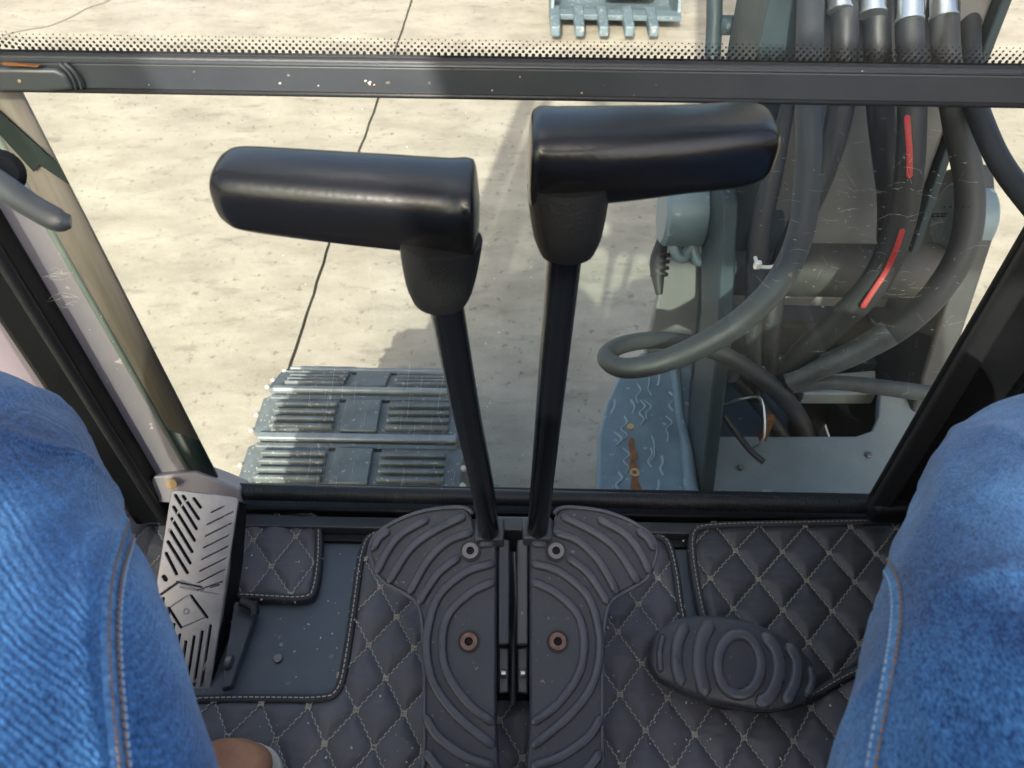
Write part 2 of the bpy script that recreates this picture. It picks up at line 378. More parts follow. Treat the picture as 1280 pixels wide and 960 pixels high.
# cast slabs, lengthwise joint measured
a0, a1 = atz(515, 0, GZ), atz(362, 450, GZ)
slope = (a0.x - a1.x) / (a0.y - a1.y)
def jx(y): return a1.x + slope * (y - a1.y)
W2 = 4.2
rows = [-12.5, -8.2, -3.9, .2, 4.46, 8.9, 13.1]  # joint by the bucket stands in for the dot band's blurred reflection
for i in range(len(rows) - 1):
    for j in range(-3, 4):
        y0, y1 = rows[i] + .006, rows[i + 1] - .006
        x = lambda y, k: jx(y) + k * W2
        g = .006
        NE = 70; P = []
        wob = lambda yy, k: -.0052 * noise.noise(Vector((yy * 9, k * 5.3, 1))) + .0045 * noise.noise(Vector((yy * 31, k * 3.3, 4))) + .012 * noise.noise(Vector((yy * .8, round(k), 9)))
        for q in range(NE + 1): yy = y0 + (y1 - y0) * q / NE; P.append((x(yy, j + 1) - g + wob(yy, j + 1 - .01), yy, GZ))
        for q in range(NE, -1, -1): yy = y0 + (y1 - y0) * q / NE; P.append((x(yy, j) + g + wob(yy, j + .01), yy, GZ))
        mk("concrete_slab", g_prism(P, (0, 0, -.03)), 'concrete', parent=yard, smooth=False)

cr0 = [atz(*p, GZ) for p in ((150, -12), (134, 2), (110, 10), (88, 22), (60, 33), (30, 38), (5, 44))]
mk("crack", g_rib(cr0, (0, 0, 1), .016, .001, .0005, smooth=4), 'joint', parent=yard)
# ================================================================== CAB SHELL
GY = .600   # inner face of the lower windscreen
floor = mk("cab_floor", g_box((0, -.17, -.034), (1.04, 1.58, .06)), 'steel_floor', loc=(0, 0, -.03), smooth=False, bevel=.004, kind='structure',
           label="blue grey painted steel floor of the cab under the mats")
# screw in the bare floor
mk("floor_plug", g_cyl(atz(348, 824, -.004), (0, 0, 1), .0055, .004), 'bolt', parent=floor)
mk("floor_plug", g_cyl(atz(352, 806, -.004), (0, 0, 1), .0025, .0015), 'teal_l', parent=floor)

def strip_world(pA, pB, y, ztop, zbot):
    A = aty(*pA, y); B = aty(*pB, y)
    def q(z): k = (z - A.z) / (B.z - A.z); return Vector((A.x + (B.x - A.x) * k, y, z))
    return q(ztop), q(zbot)
cab = thing("cab_frame", "dark steel cab frame with cross bar and slanting pillars around the windscreen", "cab frame", (0, GY, 0))
# left black trim
r0, r1 = strip_world((-18, 285), (176, 598), .56, 1.6, .03)
l0, l1 = strip_world((0, 412), (165, 655), .55, 1.6, .03)
mk("inner_pillar", g_prism([r0, r1, l1, l0], (0, .035, 0)), 'black', parent=cab, bevel=.008, label="black inner pillar left of the windscreen")
# raised lip on the black trim
mk("pillar_lip", g_tube([r0 + Vector((-.004, .0, 0)), r1 + Vector((-.004, .0, 0))], .006, 10), 'blackseal', parent=cab)
# lilac painted outer pillar
q0, q1 = strip_world((80, 310), (243, 596), .597, 1.6, .045)
s0, s1 = strip_world((-18, 285), (176, 598), .578, 1.6, .045)
s0 += Vector((-.03, 0, 0)); s1 += Vector((-.03, 0, 0))
mk("outer_pillar", g_prism([q0, q1, s1, s0], (0, .045, 0)), 'lilac', parent=cab, bevel=.004, label="lilac grey painted outer pillar with chipped paint")
u0, u1 = strip_world((128, 310), (277, 603), .600, .76, .045)
q0, q1 = strip_world((80, 310), (243, 596), .600, .76, .045)
ins = Vector((0, -.004, 0))
lerp = lambda a, b, k: a + (b - a) * k
mk("glass_edge_band", g_prism([lerp(u0, u1, 0), lerp(u0, u1, .84), lerp(q0, q1, .81), q0], ins), 'strip', parent=cab, label="brown streaked band along the left glass edge")
mk("glass_edge_band", g_prism([lerp(u0, u1, .842), u1, q1, lerp(q0, q1, .812)], ins), 'reflection_green', parent=cab, label="dark green painted reflection at the lower end of the left glass edge")  # reflection at the lower end, painted as a dark green segment
# reflection high on the band, painted as a dark green patch
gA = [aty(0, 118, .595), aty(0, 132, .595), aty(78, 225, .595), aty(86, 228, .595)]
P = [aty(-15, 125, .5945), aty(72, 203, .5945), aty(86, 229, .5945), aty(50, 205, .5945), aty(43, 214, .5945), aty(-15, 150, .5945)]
mk("glass_edge_band", g_prism(P, (0, -.0015, 0)), 'reflection_green', parent=cab, label="dark green painted reflection high on the left glass edge")
mk("glass_edge_trim", g_tube([q0 + Vector((0, -.003, 0)), q1 + Vector((0, -.003, 0))], .004, 8), 'pale_edge', parent=cab)
# corner foot bracket
P = [aty(190, 596, .575), aty(243, 590, .59), aty(276, 602, .59), aty(300, 612, .59), aty(300, 632, .575), aty(186, 628, .565)]
mk("corner_bracket", g_prism(P, (0, .03, -.02)), 'lilac', parent=cab, bevel=.003)
mk("bracket_screw", g_cyl(aty(216, 604, .575), (0, -1, .6), .007, .004), 'chip', parent=cab)
# outer door frame seen at the far left
o0, o1 = strip_world((0, 405), (170, 655), .60, 1.6, -.02)
mk("door_post", g_prism([o0 + Vector((.02, 0, 0)), o1 + Vector((.02, 0, 0)), o1 + Vector((-.07, -.02, 0)), o0 + Vector((-.07, -.02, 0))], (0, .04, 0)), 'post', parent=cab, bevel=.004)
# right pillar
r0, r1 = strip_world((1287, 290), (1092, 622), .585, 1.6, .058)
mk('corner_cap', g_box(aty(1122, 636, .578), (.075, .03, .035)), 'black', parent=cab, bevel=.008)
mk("right_pillar", g_prism([r0, r1, r1 + Vector((.17, -.03, 0)), r0 + Vector((.09, -.03, 0))], (0, .016, 0)), 'black', parent=cab, bevel=.008, label="wide black inner pillar right of the windscreen")
mk("pillar_seal", g_prism([r0 + Vector((-.004, -.001, 0)), r1 + Vector((-.004, -.001, 0)), r1 + Vector((.018, -.006, 0)), r0 + Vector((.018, -.006, 0))], (0, -.012, 0)), 'blackseal', parent=cab, bevel=.004)
mk("side_panel", g_box((.545, .28, .30), (.02, .56, .62)), 'black', parent=cab, bevel=.005)
mk("side_panel", g_box((.545, -.47, .30), (.02, .86, .62)), 'black', parent=cab, bevel=.005)
# cross bar
yb = .572
tl, tr_, bl, br = aty(-60, 74, yb), aty(1340, 93, yb), aty(-60, 111.5, yb), aty(1340, 134, yb)
mk("cross_bar", g_prism([tl, tr_, br, bl], (0, .022, -.001)), 'bar', parent=cab, bevel=.003, label="scuffed dark steel bar crossing the windscreen")
mk("bar_lip", g_tube([bl + Vector((0, -.0005, .001)), br + Vector((0, -.0005, .001))], .0022, 8), 'blackseal', parent=cab)
mk("bar_edge", g_tube([tl + Vector((0, .0, -.0005)), tr_ + Vector((0, .0, -.0005))], .0013, 6), 'bar', parent=cab)
# welded latch plate on the bar's left end
P = [aty(-60, 78, yb), aty(10, 82, yb), aty(72, 83, yb), aty(86, 90, yb), aty(96, 108, yb), aty(60, 111, yb), aty(-60, 110, yb)]
mk("latch_plate", g_prism(P, (0, -.006, 0)), 'bar', parent=cab, bevel=.0025)
for dx in (0, 7):
    mk("weld_bead", g_tube([aty(74 + dx, 79, yb - .003), aty(84 + dx, 88, yb - .004), aty(92 + dx, 100, yb - .004), aty(95 + dx, 110, yb - .003)], .0014, 8, 4), 'bar', parent=cab)
def blob(c, n, r, mat, parent, name="paint_chip"):
    n = Vector(n).normalized(); a = n.orthogonal().normalized(); b = n.cross(a); P = []
    m = 11
    for i in range(m):
        an = 2 * math.pi * i / m; rr = r * random.uniform(.45, 1.25); P.append(c + a * math.cos(an) * rr * .5 + b * math.sin(an) * rr * .4)
    return mk(name, g_prism(P, n * .0003), mat, parent=parent, smooth=False)
blob(aty(24, 101, yb - .0062), (0, -1, 0), .0042, 'chip', cab)
P = [aty(5, 77, yb - .003), aty(52, 80.5, yb - .003), aty(50, 82.5, yb - .003), aty(8, 80, yb - .003)]
mk("paint_chip", g_prism(P, (0, -.004, .0008)), MT and 'rust', parent=cab, smooth=False)
for (px, py, r, mt) in ((462, 104, .0036, 'pale_chip'), (457, 101, .0022, 'pale_chip'), (468, 106, .002, 'chip'), (727, 116, .0022, 'chip'), (615, 113, .0016, 'pale_chip'), (650, 96, .0014, 'pale_chip'), (565, 86, .003, 'bar'),
                        (350, 104, .002, 'pale_chip'), (398, 107, .0018, 'pale_chip'), (1078, 89, .0014, 'pale_chip'), (820, 106, .001, 'pale_chip'), (186, 106, .001, 'pale_chip')):
    blob(aty(px, py, yb - .0006), (0, -1, 0), r, mt, cab)
for (px, py) in ((142, 427), (127, 449), (147, 461), (162, 464), (170, 503), (74, 317), (134, 476), (127, 395), (112, 412)):
    blob(lerp(aty(px, py, .58), aty(px, py, .575), .5), (0, -1, 0), .0016, 'pale_chip', cab)
# little scratch tangles on the lilac pillar
sc = []
for (cx_, cy_, rx) in ((70, 342, 26), (78, 375, 20)):
    for k in range(9):
        a = random.uniform(-.5, .35); L_ = rx * random.uniform(.4, 1.1); ox, oy = random.uniform(-12, 12), random.uniform(-7, 7)
        p0, p1, p2 = (cx_ + ox - L_ / 2, cy_ + oy - a * L_ / 2), (cx_ + ox, cy_ + oy + random.uniform(-3, 3)), (cx_ + ox + L_ / 2, cy_ + oy + a * L_ / 2)
        sc.append(g_tube([aty(*p, .578) for p in (p0, p1, p2)], .00014, 4, 3))
mk("scratches", g_merge(sc), 'pale_chip', parent=cab, kind='stuff')
# front sill
mk("sill_ledge", g_box((0, .612, -.004), (1.04, .045, .05)), 'black', parent=cab, bevel=.004)
s0, s1 = aty(262, 614, .597), aty(1150, 634, .597)
pts = [lerp(s0, s1, i / 40) for i in range(41)]
mk("sill_seal", g_tube(pts, .0105, 14), 'blackseal', parent=cab, label="ribbed black rubber seal along the bottom of the windscreen")
rg = []
for i in range(150):
    p = lerp(s0, s1, (i + .5) / 150)
    rg.append(g_tube([p + Vector((-.0012, 0, 0)), p + Vector((.0012, 0, 0))], .0112, 12))
mk("seal_ridges", g_merge(rg), 'blackseal', parent=cab, kind='stuff')
e0, e1 = aty(262, 606, .602), aty(1120, 627, .602)
mk("sill_channel", g_tube([e0, e1], .0035, 8), 'bar', parent=cab)
# ledge with step behind the mats
mk("front_step", g_box((0, .575, .006), (.98, .018, .018)), 'bar', parent=cab, bevel=.002)
mk("front_step", g_box((0, .558, .0), (.98, .012, .008)), 'black', parent=cab, bevel=.002)
# rear posts, roof, lower side panels
for (cx_r, cy_r, wx_r, wy_r) in ((-.31, -.19, .06, 1.60), (.475, -.19, .11, 1.60), (.07, .56, .70, .10), (.07, -.78, .70, .42)):
    mk("roof_panel", g_box((cx_r, cy_r, 1.63), (wx_r, wy_r, .06)), 'black', parent=cab, bevel=.008)
mk("added_roof_hatch", g_box((.07, -.03, 1.63), (.70, 1.08, .008)), 'glass_up', parent=cab, smooth=False, label="unseen clear roof hatch added above the seat to let sky light in")  # added out of view to bring sky light onto pedals and grips
for x in (-.50, .52): mk("rear_post", g_box((x, -.96, .80), (.05, .06, 1.6)), 'black', parent=cab, bevel=.01)
mk("rear_sun_block", g_box((.01, -.97, .62), (.96, .03, 1.24)), 'black', parent=cab, bevel=.005)  # unseen rear panel, made tall to block sun on the mats
mk("sun_block_panel", g_box((-.52, -.75, .72), (.04, .50, 1.36)), 'black', parent=cab, bevel=.01)  # unseen panel added to keep sun off the knee and floor
mk("side_sill", g_box((-.52, -.17, .06), (.03, 1.4, .14)), 'black', parent=cab, bevel=.005)

dr = thing("added_cab_door", "unseen cab door along the left side, added with tinted glass to cut the sun", "door", (-.55, -.17, .1))  # door added out of view, glass tinted to weaken the sun
mk("added_door_pane", g_box((-.555, -.20, .84), (.006, 1.46, 1.50)), 'glass_t', parent=dr, smooth=False)
mk("added_door_rail", g_box((-.555, -.20, .07), (.03, 1.50, .05)), 'black', parent=dr, bevel=.004)
rp = thing("rear_window", "tinted rear window behind the operator seat", "window", (0, -.99, .5))
mk("pane", g_box((.01, -.975, 1.42), (.96, .006, .36)), 'glass_t', parent=rp, smooth=False)
# ---- latch handle at the far left
lh = thing("window_latch", "dark latch handle with a round knob at the far left of the windscreen", "handle", at(0, 230, .53))
T = [at(-60, 195, .52), at(0, 232, .52), at(40, 258, .52), at(72, 275, .52), at(89, 277, .522)]
mk("handle_bar", g_tube(T, [.010, .0095, .0085, .008, .0045], 12, 4, sq=(1, .6)), 'bar', parent=lh)
mk("knob", g_cyl(at(0, 216, .56), (ray(0, 216) * -1), .0165, .02, 24, .3), 'black', parent=lh)

# ---- lower windscreen
lw = thing("lower_windscreen", "scratched lower windscreen pane between the cross bar and the floor sill", "windscreen", (0, GY, .05))
P = [aty(-20, 100, GY), aty(1380, 126, GY), aty(1300, 285, GY), aty(1095, 626, GY), aty(270, 606, GY)]
P = [aty(20, 104, GY), aty(1420, 126, GY), aty(1096, 628, GY), aty(274, 608, GY)]
mk("pane", g_prism(P, (0, .005, 0)), 'glass', parent=lw, smooth=False)
# scratches on the right part
sc = []
for k in range(220):
    px = random.triangular(900, 1255, 1130); py = random.triangular(135, 600, 230)
    if px > 1280 - (py - 290) * .576 - 12 and py > 290: continue
    a = random.uniform(0, math.pi) if random.random() < .5 else random.uniform(-.25, .25); L_ = random.choice((2, 3, 4, 6, 9, 14, 24))
    b = random.uniform(-.15, .15) * L_
    p0, p1, p2 = (px, py), (px + math.cos(a) * L_ / 2 + b, py + math.sin(a) * L_ / 2 + b), (px + math.cos(a) * L_, py + math.sin(a) * L_)
    sc.append(g_tube([aty(*p, GY - .0004) for p in (p0, p1, p2)], .00003 if L_ > 4 else .00007, 4, 2))
for k in range(60):
    px = random.uniform(330, 760); py = random.uniform(135, 600); L_ = random.choice((1, 2, 2, 3))
    a = random.uniform(0, 3.1)
    sc.append(g_tube([aty(px, py, GY - .0004), aty(px + math.cos(a) * L_, py + math.sin(a) * L_, GY - .0004)], .00014, 4))
for k in range(26):   # grass-like scuffs in front of the track
    px = random.uniform(380, 575); py = random.uniform(455, 590); L_ = random.uniform(12, 40)
    sc.append(g_tube([aty(px, py, GY - .0004), aty(px - L_ * .12, py + L_, GY - .0004)], .0001, 4))
mk("scratches", g_merge(sc), 'scratch', parent=lw, kind='stuff')
ds = []
for k in range(26):
    px, py = random.choice(((170, 125), (430, 150), (700, 140), (90, 130), (250, 160)))
    px += random.gauss(0, 22); py += random.gauss(0, 9)
    c = aty(px, py, GY - .0004); ds.append(g_cyl(c, (0, -1, 0), .0004, .0002, 6))
mk("dirt_specks", g_merge(ds), 'ink', parent=lw, kind='stuff')
# certification mark etched on the glass
def text_obj(body, size, c, mat, parent, name, shear=0, bold=0):
    cu = bpy.data.curves.new(name, 'FONT'); cu.body = body; cu.size = size; cu.align_x = 'CENTER'; cu.align_y = 'CENTER'; cu.extrude = .00005; cu.shear = shear; cu.offset = bold
    tmp = bpy.data.objects.new(name + "_tmp", cu); C.objects.link(tmp)
    dg = bpy.context.evaluated_depsgraph_get(); me = bpy.data.meshes.new_from_object(tmp.evaluated_get(dg))
    bpy.data.objects.remove(tmp); me.materials.clear(); me.materials.append(X[mat])
    o = bpy.data.objects.new(name, me); C.objects.link(o); o.parent = parent; o.location = c - WL[parent.name]
    o.rotation_euler = (math.radians(90), 0, 0); WL[o.name] = WL[parent.name]; return o
cc = aty(1173, 269, GY - .0006)
mark = text_obj("CCC", .0062, cc, 'ink', lw, "certification_mark", .35, .0003)
oval = [cc + Vector((math.cos(a) * .0062, 0, math.sin(a) * .0040)) for a in [i * math.pi / 12 for i in range(24)]]
mk("mark_oval", g_tube(oval, .00032, 5, closed=True), 'ink', parent=lw)
ds = [g_cyl(aty(px, 258.5, GY - .0004), (0, -1, 0), .0009, .0002, 8) for px in (1180.5, 1188, 1204, 1211)]
mk("mark_dots", g_merge(ds), 'ink', parent=lw)

# ---- upper windscreen with its printed dot band
uw = thing("upper_windscreen", "upper windscreen above the cross bar with a band of black printed dots", "windscreen", (0, .59, .66))
UY = .588
a_, b_ = aty(-60, 62, UY), aty(1340, 82, UY)
mk("pane", g_prism([a_ + Vector((0, 0, -.01)), b_ + Vector((0, 0, -.01)), b_ + Vector((-.05, -.12, .9)), a_ + Vector((.05, -.12, .9))], (0, .005, .001)), 'glass_up', parent=uw, smooth=False)
NU = Vector((0, -.9, -.12)).normalized()
def upl(px, py):   # on the inner face of the upper pane
    n = (b_ - a_).cross(Vector((0, -.12, .9))).normalized(); p = atpl(px, py, a_, n); return p - ray(px, py) * .0006
# solid lower print + rubber
def by(px): return 40 + 18 * px / 1280.   # top row of dots
P1 = [upl(-60 + 1400 * i / 60, by(-60 + 1400 * i / 60) + (21.5)) for i in range(61)]
P2 = [upl(-60 + 1400 * i / 60, by(-60 + 1400 * i / 60) + 40) for i in range(61)]
mk("print_band", g_prism(P1 + P2[::-1], (0, .0004, 0)), 'ink', parent=uw, smooth=False)
s0 = [aty(px, by(px) + 31.5, .579) for px in (-60, 300, 700, 1000, 1340)]
mk("rubber_seal", g_tube(s0, .0034, 10, 4), 'blackseal', parent=uw, label="black rubber seal under the dotted band")
dots = []
for rI in range(5):
    r = (.00056, .00082, .00106, .00126, .00146)[rI]
    n = int(1400 / 8.45)
    for k in range(n):
        px = -60 + (k + (.5 if rI % 2 else 0)) * 8.45; py = by(px) + 2.2 + rI * 4.35
        if px < 28: py -= max(0, (28 - px)) * .12
        dots.append(g_cyl(upl(px, py), (0, -1, 0), r, .0002, 10))
mk("printed_dots", g_merge(dots), 'ink', parent=uw, smooth=False, kind='stuff')

# ================================================================== MATS
def pip(x, y, poly):
    inside = np.zeros(x.shape, bool); n = len(poly)
    for i in range(n):
        x0, y0 = poly[i][0], poly[i][1]; x1, y1 = poly[(i + 1) % n][0], poly[(i + 1) % n][1]
        if y0 == y1: continue
        c = ((y0 > y) != (y1 > y)) & (x < (x1 - x0) * (y - y0) / (y1 - y0) + x0); inside ^= c
    return inside
def floor_mat(name, label, outline, z, org, e1, e2, mats=('mat', 'thread'), thick=.008, group=None, chai=2, H=.0046):
    poly = chaikin([Vector((p.x, p.y, 0)) for p in outline], chai)
    cx = sum(p.x for p in poly) / len(poly); cy = sum(p.y for p in poly) / len(poly)
    root = thing(name, label, "floor mat", (cx, cy, z), group)
    st = .0022
    x0, x1 = min(p.x for p in poly), max(p.x for p in poly); y0, y1 = min(p.y for p in poly), max(p.y for p in poly)
    gx, gy = np.meshgrid(np.arange(x0, x1, st), np.arange(y0, y1, st)); ins = pip(gx, gy, poly)
    det = e1[0] * e2[1] - e1[1] * e2[0]
    def coef(x, y):
        dx, dy = x - org[0], y - org[1]; return (dx * e2[1] - dy * e2[0]) / det, (dy * e1[0] - dx * e1[1]) / det
    A, B = coef(gx, gy)
    l1, l2 = math.hypot(*e1), math.hypot(*e2); sn = abs(det) / (l1 * l2)
    dA = np.abs(A - np.round(A)) * l1 * sn; dB = np.abs(B - np.round(B)) * l2 * sn
    dm = np.minimum(dA, dB); hh = H * (1 - np.exp(-(dm / .0068) ** 1.3)) - .0008 * np.exp(-(dm / .0012) ** 2)
    de = np.full(gx.shape, 9.0)
    for i in range(len(poly)):
        ax, ay, bx, by_ = poly[i].x, poly[i].y, poly[(i + 1) % len(poly)].x, poly[(i + 1) % len(poly)].y
        ddx, ddy = bx - ax, by_ - ay; L2 = ddx * ddx + ddy * ddy + 1e-12
        t = np.clip(((gx - ax) * ddx + (gy - ay) * ddy) / L2, 0, 1); de = np.minimum(de, np.hypot(gx - ax - t * ddx, gy - ay - t * ddy))
    ed = np.clip((de - .008) / .010, 0, 1); hh = hh * ed * (2 - ed) - .0022 * (1 - ed)
    idx = -np.ones(gx.shape, int); V = []; jj = np.argwhere(ins)
    for (i, j) in jj:
        x, y = float(gx[i, j]), float(gy[i, j])
        wr = noise.noise(Vector((x * 14, y * 75, z * 10))) ; wr2 = noise.noise(Vector((x * 30 + 9, y * 150, 3)))
        k = min(1, dm[i, j] / .006)
        idx[i, j] = len(V); V.append(Vector((x, y, z + thick + hh[i, j] + k * (.0010 * max(0, wr) * 1.8 - .0014 * max(0, .12 - abs(wr2 * 1.0)) * 3.0))))
    F = []
    q = idx; ok = (q[:-1, :-1] >= 0) & (q[1:, :-1] >= 0) & (q[:-1, 1:] >= 0) & (q[1:, 1:] >= 0)
    for (i, j) in np.argwhere(ok): F.append((q[i, j], q[i, j + 1], q[i + 1, j + 1], q[i + 1, j]))
    F = [tuple(int(a) for a in f) for f in F]
    mk("padding", (V, F), mats[0], parent=root, recalc=False)
    mk("backing", g_prism([Vector((p.x, p.y, z)) for p in poly], (0, 0, thick * .7)), 'binding', parent=root, smooth=False)
    # edge binding
    n = len(poly); area = sum(poly[i].x * poly[(i + 1) % n].y - poly[(i + 1) % n].x * poly[i].y for i in range(n)); sg = 1 if area > 0 else -1
    inn = []
    for i in range(n):
        t = (poly[(i + 1) % n] - poly[i - 1]).normalized(); nn = Vector((-t.y, t.x, 0)) * sg; inn.append(poly[i] + nn * .0042)
    mk("binding", g_rib([p + Vector((0, 0, z + thick * .3)) for p in inn], (0, 0, 1), .0105, thick * .7 + .0026, .004, closed=True), 'binding', parent=root)
    ST = []
    def stitch(a, b, zz, w=.0009):
        R = frame_R(b - a, (0, 0, 1)); c = (a + b) / 2; c.z = zz; ST.append(g_box(c, ((b - a).length, w, .0008), R))
    # perimeter stitches
    L_ = 0; acc = 0
    for i in range(n):
        a, b = inn[i], inn[(i + 1) % n]; d = (b - a).length; t = (b - a).normalized() if d > 1e-6 else None
        while t is not None and acc < d:
            p = a + t * acc; stitch(p, p + t * .0042, z + thick + .0032, .0011); acc += .0064
        acc -= d
    # quilting stitches
    R_ = int(max(x1 - x0, y1 - y0) / min(l1, l2)) + 3
    segs = []
    for fam in (0, 1):
        e, o = (e2, e1) if fam == 0 else (e1, e2)
        le = math.hypot(*e); ns = int(2 * R_ * le / .0042)
        for k in range(-R_, R_ + 1):
            P0 = Vector((org[0] + o[0] * k - e[0] * R_, org[1] + o[1] * k - e[1] * R_, 0)); d = Vector((e[0], e[1], 0)).normalized()
            s = np.arange(ns) * .0042; xs = P0.x + d.x * s; ys = P0.y + d.y * s; m = pip(xs, ys, poly)
            off = Vector((-d.y, d.x, 0)) * .0006
            for kk in np.nonzero(m)[0]:
                a = Vector((xs[kk], ys[kk], 0)) + off * (1 if kk % 2 else -1); stitch(a, a + d * .0033, z + thick - .0001, .0010)
    # bar tacks where the lines cross
    for i in range(-R_ * 2, R_ * 2):
        for j in range(-R_ * 2, R_ * 2):
            c = Vector((org[0] + e1[0] * i + e2[0] * j, org[1] + e1[1] * i + e2[1] * j, 0))
            if not (x0 < c.x < x1 and y0 < c.y < y1) or not pip(np.array([c.x]), np.array([c.y]), poly)[0]: continue
            for s in (-1, 1):
                stitch(c + Vector((-.0036, .0021 * s, 0)), c + Vector((.0036, .0021 * s, 0)), z + thick + .0012, .0011)
                stitch(c + Vector((.0027 * s, -.0038, 0)), c + Vector((.0027 * s, .0038, 0)), z + thick + .0012, .0010)
            for q_ in range(3):
                a = random.uniform(0, 3.14); v = Vector((math.cos(a), math.sin(a), 0)) * .0036
                stitch(c - v, c + v, z + thick + .0008)
    mk("stitching", g_merge(ST), mats[1], parent=root, smooth=False, recalc=False, kind='stuff')
    return root
def fz(px, py): return atz(px, py, .008)
# main mat with a cut-out over the bare floor, both sides of the travel pedals
o_ = fz(386, 883.6); n1 = fz(326, 881); n2 = fz(345, 925.5); n3 = fz(406, 930)
e1 = ((n2 - o_).x, (n2 - o_).y); e2 = ((n3 - o_).x, (n3 - o_).y)
OUT = [fz(*p) for p in ((150, 872), (285, 868), (330, 868), (405, 869), (420, 862), (427, 830), (438, 760), (448, 685), (462, 664), (490, 660), (640, 660), (800, 664), (836, 668), (848, 705), (856, 770), (868, 800),
                        (900, 800), (1120, 790), (1200, 960), (1200, 1060), (640, 1080), (60, 1080), (90, 900))]
floor_mat("quilted_mat", "large grey quilted floor mat with beige stitching around both travel pedals", OUT, .0, (o_.x, o_.y), e1, e2, ('mat', 'thread'), chai=2, group="quilted mat pieces on the cab floor")
OUT = [fz(*p) for p in ((120, 640), (180, 637), (300, 634), (388, 637), (402, 650), (403, 690), (398, 735), (388, 753), (330, 750), (250, 746), (120, 744))]
a, b, c = fz(317, 676), fz(370, 671.5), fz(339.5, 709)
e1 = ((c - a).x, (c - a).y); e2 = ((c - b).x, (c - b).y)
floor_mat("quilted_mat", "small quilted mat piece with rounded corner behind the metal pedal", OUT, .001, (a.x, a.y), e1, e2, ('mat', 'thread'), group="quilted mat pieces on the cab floor")
OUT = [fz(*p) for p in ((858, 690), (862, 664), (885, 658), (1000, 656), (1180, 652), (1200, 700), (1180, 800), (1060, 850), (1000, 888), (940, 892), (890, 885), (868, 872), (880, 800), (868, 755))]
a, b, c = fz(975, 695.5), fz(1033, 697), fz(1005, 731.5)
e1 = ((c - a).x, (c - a).y); e2 = ((c - b).x, (c - b).y)
floor_mat("quilted_mat", "quilted mat piece with shade in its colour, lying behind the oval rubber pedal", OUT, .0105, (a.x, a.y), e1, e2, ('mat_shaded', 'thread_shaded'), group="quilted mat pieces on the cab floor")

cb = []
for k in range(240):
    px, py = random.uniform(235, 1060), random.uniform(650, 960)
    if random.random() < .5: px, py = random.choice(((560, 900), (330, 900), (700, 930), (450, 760), (900, 930), (760, 860)))[0] + random.gauss(0, 45), random.uniform(690, 955)
    c = atz(px, py, .0135); r = random.choice((.0004, .0006, .0006, .0009, .0013))
    cb.append(g_box(c, (r * 2, r * 1.4, r), Matrix.Rotation(random.uniform(0, 3), 3, 'Z') @ Matrix.Rotation(random.uniform(0, 1), 3, 'X')))
mk("dirt_crumbs", g_merge(cb), 'pale_chip', parent=floor, smooth=False, kind='stuff')
# ================================================================== METAL PEDAL (left)
mp_ = thing("foot_pedal", "worn bare metal foot pedal with slanted slots and a diamond emblem, left of the floor", "pedal", atz(230, 860, 0))
A_, B_, D_ = at(214, 611, .93), at(299, 622, .93), at(262, 868, .90)     # TL TR BR
ex = (B_ - A_); ey = (D_ - B_); nz = ey.cross(ex).normalized()
if nz.z < 0: nz = -nz
WU, LU = ex.length, ey.length
exn = ex.normalized(); eyn = (ey - exn * ey.dot(exn)).normalized()
shear = ey.dot(exn) / LU
NX, NY = 190, 560
su = (np.arange(NX) + .5) / NX; sv = (np.arange(NY) + .5) / NY
U, Vv = np.meshgrid(su * WU * 1000, sv * LU * 1000)     # millimetres
Wm, Lm = WU * 1000, LU * 1000
def cap(x0, y0, x1, y1, r):
    dx, dy = x1 - x0, y1 - y0; t = np.clip(((U - x0) * dx + (Vv - y0) * dy) / (dx * dx + dy * dy), 0, 1)
    return np.hypot(U - x0 - t * dx, Vv - y0 - t * dy) - r
depth = np.zeros_like(U)
def cut(d, dep, soft=.5):
    global depth
    depth = np.maximum(depth, dep * np.clip(.5 - d / (2 * soft), 0, 1))
fx, fy = Wm, Lm
# upper-left deep diagonal slots
for (x0_, y0_, x1_, y1_) in ((.35, .035, .46, .075), (.19, .030, .46, .135), (.08, .032, .45, .187), (.08, .092, .45, .247), (.08, .153, .44, .306), (.08, .213, .44, .365), (.08, .273, .42, .415), (.08, .333, .27, .428)):
    cut(cap(x0_ * fx, y0_ * fy, x1_ * fx, y1_ * fy, 1.45), 3.5)
# upper-right fine grooves
for k in range(7):
    yy = .078 + k * .060
    cut(cap(.94 * fx, yy * fy, .60 * fx, (yy + .082) * fy if k < 6 else (yy + .06) * fy, .5), 1.8, .35)
cut(cap(.80 * fx, .055 * fy, .63 * fx, .095 * fy, .5), 1.8, .35)
# emblem diamond: grooves
for (x0_, y0_, x1_, y1_, r, dp) in ((.24, .605, .45, .69, 1.3, 3), (.53, .53, .80, .625, 1.3, 3), (.10, .54, .30, .475, .9, 2), (.24, .605, .48, .53, .4, 1), (.48, .69, .80, .625, .5, 1.2)):
    cut(cap(x0_ * fx, y0_ * fy, x1_ * fx, y1_ * fy, r), dp)
dd = np.abs(np.hypot(U - .50 * fx, (Vv - .61 * fy)) - 3.0) - .35; cut(dd, .8, .4)
# middle bar gaps
cut(cap(.30 * fx, .468 * fy, .66 * fx, .478 * fy, .7), 2.2); cut(cap(.1 * fx, .452 * fy, .13 * fx, .463 * fy, 2.2), 3.2); cut(cap(.78 * fx, .475 * fy, .9 * fx, .455 * fy, .7), 2)
cut(cap(.36 * fx, .493 * fy, .92 * fx, .505 * fy, .5), 1.2)
# lower vertical slots
for k in range(8):
    xs = .14 + k * .104; top = (.56, .62, .68, .73, .76, .73, .70, .665)[k]
    cut(cap(xs * fx, top * fy, (xs) * fx, .965 * fy, 1.2), 3.5)
